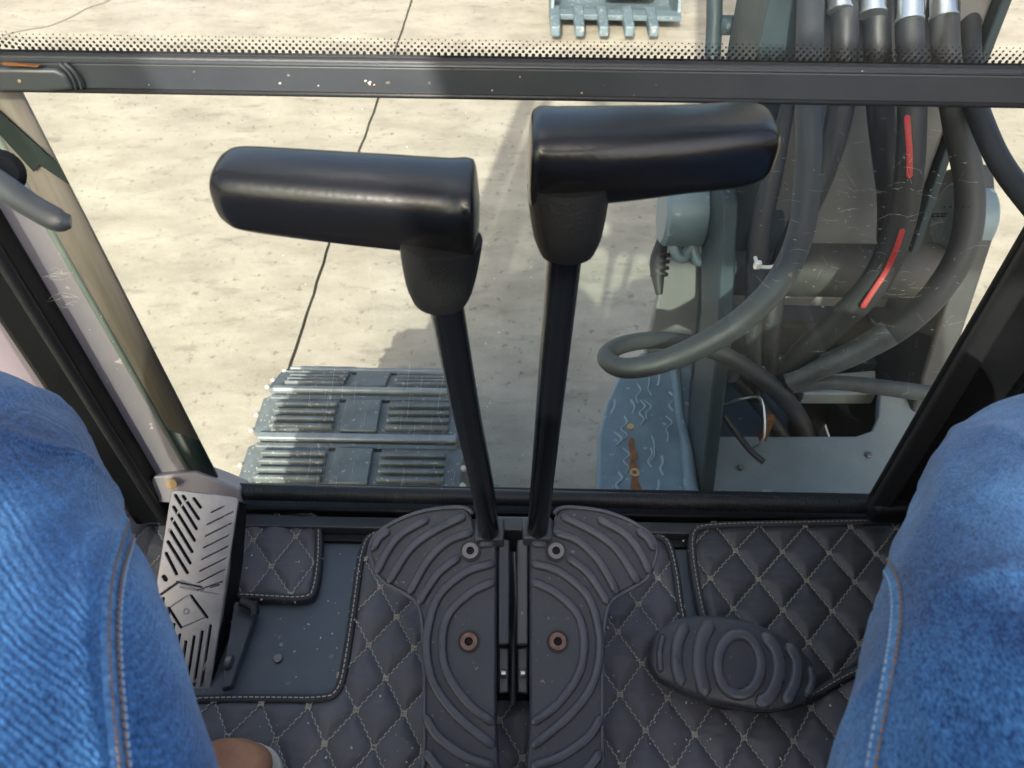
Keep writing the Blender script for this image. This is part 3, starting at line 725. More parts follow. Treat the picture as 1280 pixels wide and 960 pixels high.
# rounded corners / edge roll-off
cxm, cym = Wm / 2, Lm / 2; rr = 6
qx = np.abs(U - cxm) - (cxm - rr); qy = np.abs(Vv - cym) - (cym - rr)
sd = np.hypot(np.maximum(qx, 0), np.maximum(qy, 0)) + np.minimum(np.maximum(qx, qy), 0) - rr
edge = np.clip(1 + sd / 1.6, 0, 1) ** 2 * 1.2
keep = sd < -.1
bump_ = 1.4 * np.clip(1 - np.maximum(cap(.36 * fx, .468 * fy, .66 * fx, .486 * fy, 1.4) / 1.2, 0), 0, 1)
Hh = (-depth - edge + bump_) / 1000
idx = -np.ones(U.shape, int); V = []
for i in range(NY):
    for j in range(NX):
        if keep[i, j]:
            idx[i, j] = len(V); sx = U[i, j] / 1000; sy = Vv[i, j] / 1000
            V.append(A_ + exn * (sx + shear * sy) + eyn * sy * math.sqrt(1 - shear ** 2) + nz * Hh[i, j])
F = []; MI = []
for i in range(NY - 1):
    for j in range(NX - 1):
        q = (idx[i, j], idx[i, j + 1], idx[i + 1, j + 1], idx[i + 1, j])
        if min(q) >= 0: F.append(tuple(int(a) for a in q)); MI.append(1 if depth[i, j] > 1.3 else 0)
pl = mk("tread_plate", (V, F), ['alu', 'slot'], parent=mp_, recalc=False)
pl.data.polygons.foreach_set("material_index", MI)
def pp(a, b, h=0): return A_ + exn * (a * WU + shear * b * LU) + eyn * b * LU * math.sqrt(1 - shear ** 2) + nz * h
P = chaikin([pp(.02, .01, -.0012), pp(.98, .01, -.0012), pp(.985, .99, -.0012), pp(.015, .99, -.0012)], 1)
mk("plate_body", g_prism(chaikin([pp(.005, .003, -.0042), pp(.995, .003, -.0042), pp(.995, .997, -.0042), pp(.005, .997, -.0042)], 2), nz * -.006), 'alu', parent=mp_, bevel=.001)
mk("plate_rim", g_rib([p for p in chaikin([pp(.012, .006, -.0042), pp(.988, .006, -.0042), pp(.988, .994, -.0042), pp(.012, .994, -.0042)], 2)], nz, .003, .0034, closed=True), 'alu', parent=mp_)
# side wall and hinge
sw = [pp(1.0, .02, -.006), pp(1.0, 1.0, -.006), pp(1.0, 1.0, -.025), pp(1.02, .75, -.045), pp(1.03, .35, -.045), pp(1.02, .03, -.030)]
mk("side_web", g_prism(sw, -exn * .006), 'black', parent=mp_, bevel=.0015)
mk("hinge_bolt", g_cyl(atz(282, 827, .022), exn, .008, .008), 'bolt', parent=mp_)
mk("hinge_bracket", g_prism([atz(292, 752, .02), atz(322, 750, .012), atz(318, 772, .012), atz(290, 858, .012), atz(276, 862, .02)], (0, 0, -.010)), 'bar', parent=mp_, bevel=.002)
mk("linkage", g_tube([atz(300, 752, .03), atz(316, 758, .025), atz(318, 768, .02)], .006, 10, 3), 'blackseal', parent=mp_)

# ================================================================== TRAVEL PEDALS + LEVERS
PZ0 = at(600, 640, .895); PZ1 = at(600, 960, .79)
pn = (Vector((1, 0, 0)).cross(PZ0 - PZ1)).normalized()
def pq(px, py, h=0): return atpl(px, py, PZ0 + pn * h, pn)
OUTL = [(564, 632.6), (580, 634), (587, 640), (591, 652), (594, 662), (602, 668), (620, 671), (621, 700), (621, 900), (622, 1075), (527, 1075), (527, 960), (527.5, 865), (525.7, 792), (521, 760), (513, 747), (494.7, 736),
        (473, 723), (464, 706), (459, 683), (469, 665), (494.7, 648.5), (527.5, 637)]
ARCS = [
 [(615, 728), (586, 743), (560, 770), (553, 807), (560, 843), (586, 880), (615, 902)],
 [(615, 705), (582, 716), (549, 745), (535.5, 785), (534, 821), (544, 858), (571, 894), (615, 931)],
 [(572, 698), (549, 716), (532, 740), (525, 752)],
 [(587.6, 666.5), (560, 677), (535, 701), (513, 739)],
 [(578.5, 646.5), (542, 664.7), (513, 686.6), (487, 726)],
 [(533, 650), (502, 668), (484, 690), (472, 714)],
 [(484, 665), (474, 673), (467, 685)],
 [(533, 898), (545, 918), (560, 931), (585, 947), (615, 957)],
 [(534, 942), (550, 962), (580, 980), (615, 990)],
 [(534, 985), (550, 1002), (580, 1018), (615, 1026)],
 [(602, 681), (615, 680)]]
BOLTS = [(588, 689), (586, 802)]
def travel_control(side):
    mx = (lambda x: x) if side < 0 else (lambda x: 1283 - x)
    if side < 0:
        root = thing("travel_lever", "left travel lever and ribbed pedal, its lower black grip tilted down toward the right", "travel lever", pq(620, 800), "twin travel levers with pedals")
    else:
        root = thing("travel_lever", "right travel lever and ribbed pedal, its black grip touching the cross bar in view", "travel lever", pq(663, 800), "twin travel levers with pedals")
    out = [pq(mx(x), y) for x, y in OUTL]
    pad = mk("pedal_pad", g_prism(catmull(out, 2, True), pn * -.014), 'rubber', parent=root, bevel=.0035)
    # raised border lip
    border = [pq(mx(x), y) for x, y in OUTL if y < 1070]
    ins_ = [pq(mx(x + (3 if x < 600 else -1)), y + 2, 0) for x, y in OUTL[10:] + OUTL[:3]]
    mk("rim", g_rib([p for p in ins_[1:]], pn, .0045, .0028, smooth=3), 'rib', parent=pad)
    for k, a in enumerate(ARCS):
        wd = .0100 if k < 10 else .0085
        mk("rib", g_rib([pq(mx(x), y) for x, y in a], pn, wd, .0056, smooth=5 if len(a) > 2 else 0), 'rib', parent=pad)
    for k, (x, y) in enumerate(BOLTS):
        c = pq(mx(x), y, .0005)
        mk("bolt_seat", g_ring(c, pn, .0096, .0118, .0030), 'blackseal', parent=pad)
        mk("bolt_socket", g_cyl(c, pn, .0052, .0014, 6), 'slot', parent=pad)
        mk("bolt", g_ring(c, pn, .0046, .0092, .0040), 'bolt_r' if (k == 1) else 'bolt', parent=pad)
    # inner hinge channel
    c0, c1 = mx(630), mx(630)
    P = [pq(mx(623), 673, -.004), pq(mx(637), 675, -.006), pq(mx(637), 805, -.006), pq(mx(623), 806, -.004)]
    mk("hinge_channel", g_prism(P, pn * -.03), 'bar', parent=root, bevel=.002)
    P = [pq(mx(623), 808, -.03), pq(mx(636), 810, -.03), pq(mx(636), 866, -.03), pq(mx(623), 868, -.03)]
    mk("hinge_plate", g_prism(P, pn * -.03), 'bar', parent=root, bevel=.002)
    mk("hinge_pin", g_cyl(pq(mx(626), 842, -.02), Vector((side * -1, 0, 0)), .005, .006), 'steel', parent=root)
    # shaft
    if side < 0: top, bot = at(556, 372, .505), pq(611, 664, .004)
    else: top, bot = at(706, 312, .50), pq(672, 662, .004)
    ext = (top - bot).normalized()
    pts = [bot - ext * .03, bot, lerp(bot, top, .33), lerp(bot, top, .66), top + ext * .02]
    if side < 0: pts[2] += Vector((.002, 0, -.001))
    mk("shaft", g_tube(pts, [.0125, .0122, .0118, .0117, .0117], 20, 5), 'shaft', parent=root)
    mk("shaft_collar", g_box(bot - ext * .012, (.034, .03, .026)), 'bar', parent=root, bevel=.003)
    # grip
    N_ = 30
    def grip(sts, dep):
        """sts: (px, py_top, py_bottom) of the visible outline, lofted as rounded boxes"""
        rings = []
        for (px, yt, yb_, t, rd, sc_) in sts:
            cyp = (yt + yb_) / 2; c = at(px, cyp, t)
            tot = (yb_ - yt) / FPX * t      # visible extent perpendicular to the view
            vy = ray(px, cyp).normalized(); upv = Vector((0, vy.z, -vy.y)) * -1
            if upv.z < 0: upv = -upv
            hf = .5 * tot
            # box of half-size a (forward) and b (up); visible extent = a*|sin|+b*cos
            sn_, cs_ = abs(vy.z), abs(vy.y); sA = hf / (sn_ * dep + cs_ * 1.0)
            bq = sA * 1.08; aq = sA * 1.08 * dep
            ring = []
            for k in range(N_):
                an = 2 * math.pi * (k + .5) / N_; cc_, ss_ = math.cos(an), math.sin(an); e = 2 / rd
                ring.append(c + Vector((0, (abs(cc_) ** e) * math.copysign(1, cc_) * aq * sc_, (abs(ss_) ** e) * math.copysign(1, ss_) * bq * sc_)))
            rings.append(ring)
        V = [p for r in rings for p in r]; F = []
        for i in range(len(rings) - 1):
            for k in range(N_): l = (k + 1) % N_; F.append((i * N_ + k, i * N_ + l, (i + 1) * N_ + l, (i + 1) * N_ + k))
        F.append(tuple(range(N_ - 1, -1, -1))); F.append(tuple((len(rings) - 1) * N_ + k for k in range(N_)))
        return V, F
    def stations(lst):
        P = catmull([Vector(l[:3]) for l in lst], 5); Q = catmull([Vector((l[3], l[4], l[5])) for l in lst], 5)
        return [(p.x, p.y, p.z, q.x, q.y, q.z) for p, q in zip(P, Q)]
    if side < 0:
        S = stations([(268, 216, 256, .485, 2.6, .3), (270, 206, 266, .485, 2.8, .7), (276, 192, 276, .485, 3.0, .9), (286, 184, 284, .485, 3.1, .97), (304, 180, 291, .485, 3.2, 1), (360, 181, 301, .483, 3.2, 1), (430, 184, 311, .48, 3.2, 1), (500, 187, 320, .477, 3.2, 1),
                      (560, 190, 328, .474, 3.2, 1), (585, 191, 332, .472, 4, .98), (594, 197, 330, .472, 3.6, .93), (599, 215, 312, .472, 3.0, .5)])
        g = grip(S, 1.12)
        ncx = (551, 318, 550, 376, .475, .505, .0245, .0178)
    else:
        S = stations([(659, 160, 245, .475, 3.0, .5), (662, 140, 258, .475, 3.6, .93), (670, 130, 264, .475, 4, .99), (690, 127, 265, .475, 3.2, 1), (740, 127, 262, .476, 3.2, 1), (800, 127, 255, .478, 3.2, 1), (860, 127, 246, .48, 3.2, 1),
                      (920, 127, 236, .483, 4, 1), (948, 129, 230, .485, 3.8, .98), (963, 140, 222, .486, 3.4, .9), (972, 158, 208, .487, 3.0, .5)])
        g = grip(S, 1.12)
        ncx = (711, 250, 709, 318, .475, .50, .0245, .0175)
    gr = mk("grip", g, 'grip', parent=root, auto=80)
    a, b = at(ncx[0], ncx[1] - 20, ncx[4]), at(ncx[2], ncx[3], ncx[5])
    mk("grip_neck", g_tube([a, lerp(a, b, .35), lerp(a, b, .7), lerp(a, b, .9), b, b + (b - a).normalized() * .001], [ncx[6] * 1.06, ncx[6], ncx[6] * .9, ncx[7] * 1.08, ncx[7] * .95, ncx[7] * .8], 24, 3), 'neck', parent=root)
    return root
travel_control(-1); travel_control(1)
# near-black block paints the shaded gap between the pedals
gp = thing("pedal_mount", "mounting links and a near-black block that darkens the gap between the two travel pedals", "bracket", (0, .40, .01))
mk("gap_shade_block", g_box(atz(641, 760, .02), (.06, .22, .03)), 'recess', parent=gp, bevel=.003)
mk("mount_link", g_tube([pq(643, 690, -.02), pq(645, 750, -.03), pq(642, 800, -.04), pq(641, 880, -.05)], .004, 10, 4), 'bar', parent=gp)
mk("mount_post", g_box(pq(642, 668, -.04), (.07, .02, .05)), 'bar', parent=gp, bevel=.003)

# ================================================================== OVAL PEDAL (right)
oc = at(917, 829, .86); o_n = (Vector((0, -.28, 1))).normalized()
ov = thing("oval_pedal", "black oval rubber foot pedal with a raised ring and curved ribs, right of the floor", "pedal", atz(917, 850, .02))
def oq(px, py, h=0): return atpl(px, py, oc + o_n * h, o_n)
ring_px = [(812, 822), (818, 796), (838, 778), (868, 769), (915, 771), (960, 785), (1000, 810), (1018, 832), (1022, 852), (1014, 872), (992, 884), (955, 888), (915, 883), (870, 872), (832, 853), (817, 838)]
ringp = catmull([oq(*p) for p in ring_px], 4, True); cen = sum(ringp, Vector()) / len(ringp)
V = []; F = []; n = len(ringp); lv = [(1.0, -.020), (1.0, -.004), (.985, -.001), (.955, .001), (.85, .0025), (.55, .0045), (.25, .0055)]
for (s, h) in lv:
    for p in ringp: V.append(cen + (p - cen) * s + o_n * h)
for j in range(len(lv) - 1):
    for i in range(n): l = (i + 1) % n; F.append((j * n + i, j * n + l, (j + 1) * n + l, (j + 1) * n + i))
F.append(tuple(range(n - 1, -1, -1))); V.append(cen + o_n * .0057)
for i in range(n): F.append(((len(lv) - 1) * n + i, (len(lv) - 1) * n + (i + 1) % n, len(V) - 1))
pad = mk("pedal_pad", (V, F), 'rubber', parent=ov)
cx_, cy_ = 923, 831
el = [oq(cx_ + 27 * math.cos(a), cy_ + 38 * math.sin(a), .0035) for a in [i * math.pi / 14 for i in range(28)]]
mk("rib", g_rib(el, o_n, .0120, .0066, .002, closed=True), 'rib', parent=pad, label="raised oval ring at the middle of the pedal")
for (wd_, pts) in ((.007, [(828, 796), (824, 815), (825, 838)]), (.014, [(855, 784), (847, 803), (845, 828), (850, 852)]), (.016, [(886, 782), (876, 802), (873, 832), (880, 864)]),
              (.015, [(957, 797), (970, 815), (973, 842), (963, 868), (950, 878)]), (.013, [(986, 809), (995, 828), (993, 853), (982, 875)]), (.008, [(1012, 836), (1014, 852), (1008, 868)])):
    mk("rib", g_rib([oq(x, y, .0015) for x, y in pts], o_n, wd_, .0064, .002, smooth=4), 'rib', parent=pad)
mk("pedal_arm", g_tube([cen + o_n * -.018, cen + Vector((.0, .03, -.045)), cen + Vector((0, .06, -.06))], .011, 12, 3), 'black', parent=ov)

# ================================================================== PERSON
def limb(path, seg=36):
    P = catmull([Vector(p[:3]) for p in path], 6); R = catmull([Vector((p[3], p[4], 0)) for p in path], 6)
    V, F = [], []; n = len(P); prev = Vector((1, 0, 0))
    for i, p in enumerate(P):
        t = (P[min(i + 1, n - 1)] - P[max(i - 1, 0)]).normalized(); a = (prev - t * prev.dot(t)).normalized(); prev = a; b = t.cross(a)
        for k in range(seg): an = 2 * math.pi * k / seg; V.append(p + a * math.cos(an) * R[i].x + b * math.sin(an) * R[i].y)
    for i in range(n - 1):
        for k in range(seg): l = (k + 1) % seg; F.append((i * seg + k, i * seg + l, (i + 1) * seg + l, (i + 1) * seg + k))
    F.append(tuple(range(seg - 1, -1, -1))); F.append(tuple((n - 1) * seg + k for k in range(seg)))
    return V, F
LEG_L = [(-0.1, -0.3, 0.5, 0.1, 0.1), (-0.154, -0.1, 0.523, 0.097, 0.093), (-0.214, 0.073, 0.54, 0.093, 0.088), (-0.309, 0.21, 0.524, 0.093, 0.088), (-0.384, 0.3, 0.462, 0.091, 0.086), (-0.408, 0.295, 0.36, 0.084, 0.086), (-0.41, 0.245, 0.26, 0.079, 0.082), (-0.4, 0.165, 0.14, 0.075, 0.08), (-0.365, 0.1, 0.045, 0.078, 0.085)]
LEG_R = [(0.1, -0.3, 0.5, 0.1, 0.1), (0.162, -0.1, 0.523, 0.097, 0.093), (0.23, 0.073, 0.538, 0.093, 0.088), (0.314, 0.208, 0.519, 0.094, 0.089), (0.386, 0.3, 0.456, 0.091, 0.088), (0.416, 0.295, 0.36, 0.086, 0.086), (0.423, 0.25, 0.26, 0.082, 0.084), (0.418, 0.18, 0.14, 0.082, 0.082), (0.408, 0.12, 0.04, 0.085, 0.085)]
pel = g_merge([limb([(0, -.40, .44, .13, .10), (0, -.34, .50, .17, .13), (0, -.31, .60, .17, .12), (0, -.32, .72, .16, .10)])])
person = thing("person", "seated person in blue jeans seen from above, one tan shoe showing on the mat", "person", (0, -.3, 0))
V, F = g_merge([limb(LEG_L), limb(LEG_R), pel])
tmp_me = bpy.data.meshes.new("t"); tmp_me.from_pydata([tuple(v) for v in V], [], F)
tmp = bpy.data.objects.new("t", tmp_me); C.objects.link(tmp)
rm = tmp.modifiers.new("r", 'REMESH'); rm.mode = 'VOXEL'; rm.voxel_size = .005
sm = tmp.modifiers.new("s", 'SMOOTH'); sm.iterations = 22; sm.factor = .8
jm = bpy.data.meshes.new_from_object(tmp.evaluated_get(bpy.context.evaluated_depsgraph_get()))
bpy.data.objects.remove(tmp)
jm.name = "jeans"
nv = len(jm.vertices); co = np.empty(nv * 3); jm.vertices.foreach_get("co", co); co = co.reshape(-1, 3); no = [v.normal.copy() for v in jm.vertices]
for i in range(nv):
    x, y, z = co[i]; s = 1 if x > 0 else -1
    # folds running slightly across the thigh, tighter at the knee
    f = noise.noise(Vector((x * 16 + y * 5 * s, y * 5.5 - x * 5 * s, z * 9 + 3))) * .0038 + noise.noise(Vector((x * 42, y * 16 + x * 18 * s, z * 24))) * .0012
    rg = 1 - abs(noise.noise(Vector((x * 20 - y * 9 * s, y * 6 + x * 9 * s, z * 8 + 7)))) * 5
    f += .0026 * max(0, rg) ** 1.5
    dk = math.exp(-((y - .27) / .06) ** 2) * math.exp(-((z - .44) / .10) ** 2)
    f += dk * .002 * math.sin((z * 1.0 + x * .6 * s) * 120 + 4 * noise.noise(Vector((x * 9, y * 9, z * 9))))
    co[i] += np.array(no[i]) * f
co -= np.array(WL[person.name])
jm.vertices.foreach_set("co", co.reshape(-1)); jm.materials.clear(); jm.materials.append(X['denim'])
jm.polygons.foreach_set("use_smooth", [True] * len(jm.polygons))
jeans = bpy.data.objects.new("jeans", jm); C.objects.link(jeans); jeans.parent = person; WL["jeans"] = WL[person.name]
bm = bmesh.new(); bm.from_mesh(jm); bm.transform(Matrix.Translation(WL[person.name])); bvh = BVHTree.FromBMesh(bm); bm.free()
def on_jeans(px, py):
    h = bvh.ray_cast(CAM, ray(px, py).normalized()); return (h[0], h[1]) if h[0] is not None else None
def seam(pxs, name="seam", w=.004, thread=None, off=0, h=.0014):
    P = catmull([Vector((x + off, y, 0)) for x, y in pxs], 12); H = [on_jeans(p.x, p.y) for p in P]; H = [q for q in H if q]
    if len(H) < 4: return
    pts = [q[0] for q in H]; nrm = [q[1] for q in H]
    if thread:
        ST = []; acc = 0
        for i in range(len(pts) - 1):
            a, b = pts[i], pts[i + 1]; d = (b - a).length
            if d > .03 or d < 1e-6: continue
            t = (b - a) / d
            while acc < d: ST.append(g_box(a + t * (acc + .0013) + nrm[i] * .0013, (.0024, .0010, .0009), frame_R(t, nrm[i]))); acc += .0038
            acc -= d
        if ST: mk(name, g_merge(ST), thread, parent=jeans, smooth=False, recalc=False, kind='stuff')
    else:
        V, F = [], []; prof = [(-.5, -.001), (-.45, .5), (-.15, 1), (.15, 1), (.45, .5), (.5, -.001)]
        for i, p in enumerate(pts):
            t = (pts[min(i + 1, len(pts) - 1)] - pts[max(i - 1, 0)]).normalized(); s = nrm[i].cross(t).normalized()
            for (a, z) in prof: V.append(p + s * a * w + nrm[i] * (z * h - .0004))
        m = len(prof)
        for i in range(len(pts) - 1):
            for k in range(m - 1): F.append((i * m + k, i * m + k + 1, (i + 1) * m + k + 1, (i + 1) * m + k))
        mk(name, (V, F), 'denim_pale', parent=jeans, recalc=False)
SL = [(160, 652), (148, 690), (139, 730), (135, 780), (137, 840), (142, 900), (150, 985)]
seam(SL, w=.0075); seam(SL, "seam_stitches", thread='orange_thread', off=-1.5); seam([(x + 13, y + 2) for x, y in SL], "seam_stitches", thread='pale_thread'); seam([(x + 10, y + 2) for x, y in SL], "seam_stitches", thread='orange_thread')
SR = [(1102, 702), (1117, 735), (1118, 780), (1111, 830), (1100, 890), (1088, 960), (1084, 1000)]
seam(SR, w=.0075); seam(SR, "seam_stitches", thread='pale_thread', off=-1); seam([(x + 10, y - 2) for x, y in SR], "seam_stitches", thread='orange_thread')

# shoe (left foot)
def shoe(cx, cy, toe_dir, name_lab, side):
    td = Vector((toe_dir[0], toe_dir[1], 0)).normalized(); sd_ = Vector((td.y, -td.x, 0)); c = Vector((cx, cy, .012))
    prof = [(-.26, .025, .03), (-.25, .032, .075), (-.20, .036, .09), (-.14, .040, .082), (-.09, .045, .062), (-.05, .046, .05), (-.02, .040, .042), (-.006, .028, .034), (0, .010, .022)]
    S = catmull([Vector(p) for p in prof], 4); N_ = 22; V, F = [], []
    for s in S:
        for k in range(N_):
            an = 2 * math.pi * k / N_; V.append(c + td * s.x + sd_ * math.cos(an) * s.y + Vector((0, 0, .012 + max(0, (math.sin(an) * .5 + .5)) ** .8 * s.z)))
    for i in range(len(S) - 1):
        for k in range(N_): l = (k + 1) % N_; F.append((i * N_ + k, i * N_ + l, (i + 1) * N_ + l, (i + 1) * N_ + k))
    F.append(tuple(range(N_))); F.append(tuple((len(S) - 1) * N_ + k for k in range(N_)))
    sh = mk("shoe", (V, F), 'tan', parent=person, label=name_lab)
    out = [c + td * (s.x + .003) + sd_ * (s.y + .004) for s in S] + [c + td * (s.x + .003) - sd_ * (s.y + .004) for s in S[::-1]]
    mk("sole", g_prism(out, (0, 0, .018)), 'sole', parent=sh, bevel=.003)
tp = atz(303, 921, .05)
shoe(tp.x, tp.y, (.12, 1), "tan leather shoe toe showing under the left jeans leg", -1)
shoe(.43, .28, (.1, 1), "tan leather shoe under the right jeans leg", 1)

# unseen seat behind and below the viewpoint, put in to shade the floor
seat = thing("added_operator_seat", "unseen black operator seat added under the seated person to shade the floor", "seat", (0, -.35, 0))
mk("added_seat_cushion", g_box((0, -.28, .38), (.48, .46, .12)), 'black', parent=seat, bevel=.03)
mk("added_seat_backrest", g_box((0, -.55, .78), (.46, .10, .75), Matrix.Rotation(math.radians(10), 3, 'X')), 'black', parent=seat, bevel=.03)
mk("added_seat_pedestal", g_box((0, -.32, .16), (.34, .34, .32)), 'black', parent=seat, bevel=.02)

# ================================================================== OUTSIDE: TRACK
tk = thing("crawler_track", "steel crawler track with grouser shoes seen through the lower windscreen", "crawler track", (-.325, .4, GZ))
SW, PT = .45, .136
zt = -.365; rI = .285; yF, yR = 1.10, -1.15
# loop path: top (forward) -> front curve -> bottom -> rear curve
def track_pos(s):
    Lt = yF - yR; arc = math.pi * rI; zc = zt - rI
    tot = 2 * Lt + 2 * arc; s %= tot
    if s < Lt: return Vector((0, yR + s, zt)), 0.0
    s -= Lt
    if s < arc: a = s / rI; return Vector((0, yF + rI * math.sin(a), zc + rI * math.cos(a))), -a
    s -= arc
    if s < Lt: return Vector((0, yF - s, zt - 2 * rI)), -math.pi
    s -= Lt; a = s / rI; return Vector((0, yR - rI * math.sin(a), zc - rI * math.cos(a))), -math.pi - a
tot = 2 * (yF - yR) + 2 * math.pi * rI; NS = int(tot / PT); PT_ = tot / NS
def shoe_parts():
    """local: x width, y forward, z outward; list of (name, geometry, material, bevel)"""
    out = []
    out.append(("plate", g_prism([(-SW / 2 + .02, -.066, -.012), (SW / 2 - .02, -.066, -.012), (SW / 2, -.045, -.012), (SW / 2, .05, -.012), (SW / 2 - .02, .063, -.012), (-SW / 2 + .02, .063, -.012), (-SW / 2, .05, -.012), (-SW / 2, -.045, -.012)], (0, 0, .013)), 'shoe', .002))
    out.append(("rear_flange", g_box((0, -.059, .003), (SW - .03, .018, .012)), 'shoe_sunlit', .004))
    out.append(("front_flange", g_box((0, .056, -.002), (SW - .03, .012, .012)), 'shoe', .003))
    for sx in (-1, 1):
        for k in range(4):
            out.append(("grouser", g_box((sx * .123 - .0, -.034 + k * .021, .006), (.135, .0095, .016)), 'shoe', .003))
    out.append(("centre_pad", g_box((-.0, .0, .005), (.078, .09, .012)), 'shoe', .003))
    for sx in (-1, 1):
        out.append(("slot", g_box((sx * .038, .046, .0018), (.034, .007, .002)), 'slot', 0))
    for sx in (-1, 1):
        for sy in (-1, 1): out.append(("bolt", g_cyl((sx * (SW / 2 + .002), -.018 + sy * .022, -.004), (sx * .5, 0, 1), .0065, .009, 12, .3), 'stud', 0))
    return out
ref = None; s_ref = (1.02 - yR) ; k0 = int(s_ref / PT_)
phase = (1.088 - yR) % PT_ - PT_ * .5
full = None; light_me = None
meshes = {}
for k in range(NS):
    p, a = track_pos(k * PT_ + phase + PT_ * .5)
    pw = p + Vector((-.325, 0, 0)); vis = (.55 < p.y) and p.z > zt - .33
    R = Matrix.Rotation(a, 4, 'X')
    if vis and full is None:
        parts = shoe_parts(); full = []
        root = None
        for (nm, g, mt, bv) in parts:
            o = mk(nm, g, mt, loc=(0, 0, 0), bevel=bv); full.append(o)
    if vis:
        sh = full[0].copy(); C.objects.link(sh); sh.name = "track_shoe"; sh.parent = tk; sh.location = pw - WL[tk.name]; sh.rotation_euler = (a, 0, 0)
        for o in full[1:]:
            c = o.copy(); C.objects.link(c); c.parent = sh; c.location = (0, 0, 0); c.name = o.name.split('.')[0]
    else:
        if light_me is None:
            g = g_merge([q[1] for q in shoe_parts()]); lo = mk("track_shoe", g, 'shoe', loc=(0, 0, 0)); light_me = lo.data; bpy.data.objects.remove(lo)
        sh = bpy.data.objects.new("track_shoe", light_me); C.objects.link(sh); sh.parent = tk; sh.location = pw - WL[tk.name]; sh.rotation_euler = (a, 0, 0)
for o in full: bpy.data.objects.remove(o)
for (y) in (yF, yR):
    mk("wheel", g_merge([g_cyl((-.325 - .14, y, zt - rI), (1, 0, 0), rI - .03, .28, 32, .1)]), 'teal', parent=tk)
mk("track_frame", g_box((-.325, (yF + yR) / 2, zt - rI), (.26, yF - yR, .30)), 'teal', parent=tk, bevel=.02)
mk("frame_cap", g_cyl(atz(618, 618, -.30), (0, 0, 1), .012, .02), 'teal_l', parent=tk)

# ================================================================== OUTSIDE: SWING BRACKET + DECK
sb = thing("swing_bracket", "blue grey steel swing bracket carrying the boom foot right of the windscreen", "bracket", (.5, .95, -.1))
DZ = -.10
P = [atz(x, y, DZ) for x, y in ((745, 660), (746, 600), (748, 545), (757, 505), (772, 472), (800, 440), (870, 425), (862, 520), (872, 660))]
mk("side_deck", g_prism(P, (0, 0, -.03)), 'teal_l', parent=sb, bevel=.006, label="blue grey deck plate with wavy dried paint and a rust streak")
wav = []
for (x, y) in ((832, 520), (806, 500), (826, 570), (770, 540), (812, 610), (765, 500), (790, 500), (838, 490), (815, 545), (812, 560), (795, 480), (800, 500), (778, 520), (808, 470), (822, 450), (770, 590), (820, 600), (780, 560), (842, 460)):
    q = [(x + random.uniform(-3, 3) + (k % 2) * 5, y + k * 8) for k in range(random.choice((3, 4, 5)))]
    wav.append(g_tube([atz(a, b, DZ + .0005) for a, b in q], random.uniform(.0012, .0030), 6, 4, sq=(1, .4)))
mk("paint_runs", g_merge(wav), 'run', parent=sb, kind='stuff', label="wavy ridges of dried blue grey paint")
W_ = [atz(x, y, DZ + .003) for x, y in ((840, 440), (846, 480), (850, 520), (858, 560), (862, 600), (868, 650))]
mk("weld_seam", g_tube(W_, [.007, .009, .008, .010, .012, .011], 10, 5), 'teal_l', parent=sb)
mk("rust_streak", g_prism([atz(x, y, DZ + .001) for x, y in ((785, 554), (788, 547), (793, 550), (792, 560), (797, 568), (795, 578), (799, 590), (797, 600), (802, 612), (803, 632), (792, 634), (793, 620), (788, 608), (790, 596), (786, 584), (789, 572))], (0, 0, .0015)), 'rust', parent=sb, smooth=False)
mk("rust_spot", g_cyl(atz(788, 534, DZ), (0, 0, 1), .006, .003), 'chip', parent=sb)
mk("rust_spot", g_ring(atz(793, 592, DZ), (0, 0, 1), .004, .008, .004), 'chip', parent=sb)
# front deck plate with opening
P = [atz(x, y, DZ) for x, y in ((872, 660), (866, 600), (888, 545), (1070, 545), (1090, 538), (1098, 520), (1100, 488), (1190, 478), (1300, 560), (1200, 680))]
mk("front_deck", g_prism(P, (0, 0, -.02)), 'deck', parent=sb, bevel=.003)
mk("deck_bolt", g_cyl(atz(958, 622, DZ), (0, 0, 1), .012, .008, 6), 'steel', parent=sb)
mk("inner_block", g_prism([atz(x, y, -.17) for x, y in ((890, 556), (984, 556), (988, 515), (975, 468), (894, 462))], (0, 0, -.06)), 'teal', parent=sb, bevel=.008)
mk("inner_block", g_prism([atz(x, y, -.13) for x, y in ((1000, 470), (1095, 462), (1096, 492), (1004, 492))], (0, 0, -.03)), 'deck', parent=sb, bevel=.004)
for (x, y) in ((905, 618), (1120, 600), (1085, 570), (925, 585)):
    mk("deck_bolt", g_cyl(atz(x, y, DZ), (0, 0, 1), .006, .005, 6), 'bolt', parent=sb)
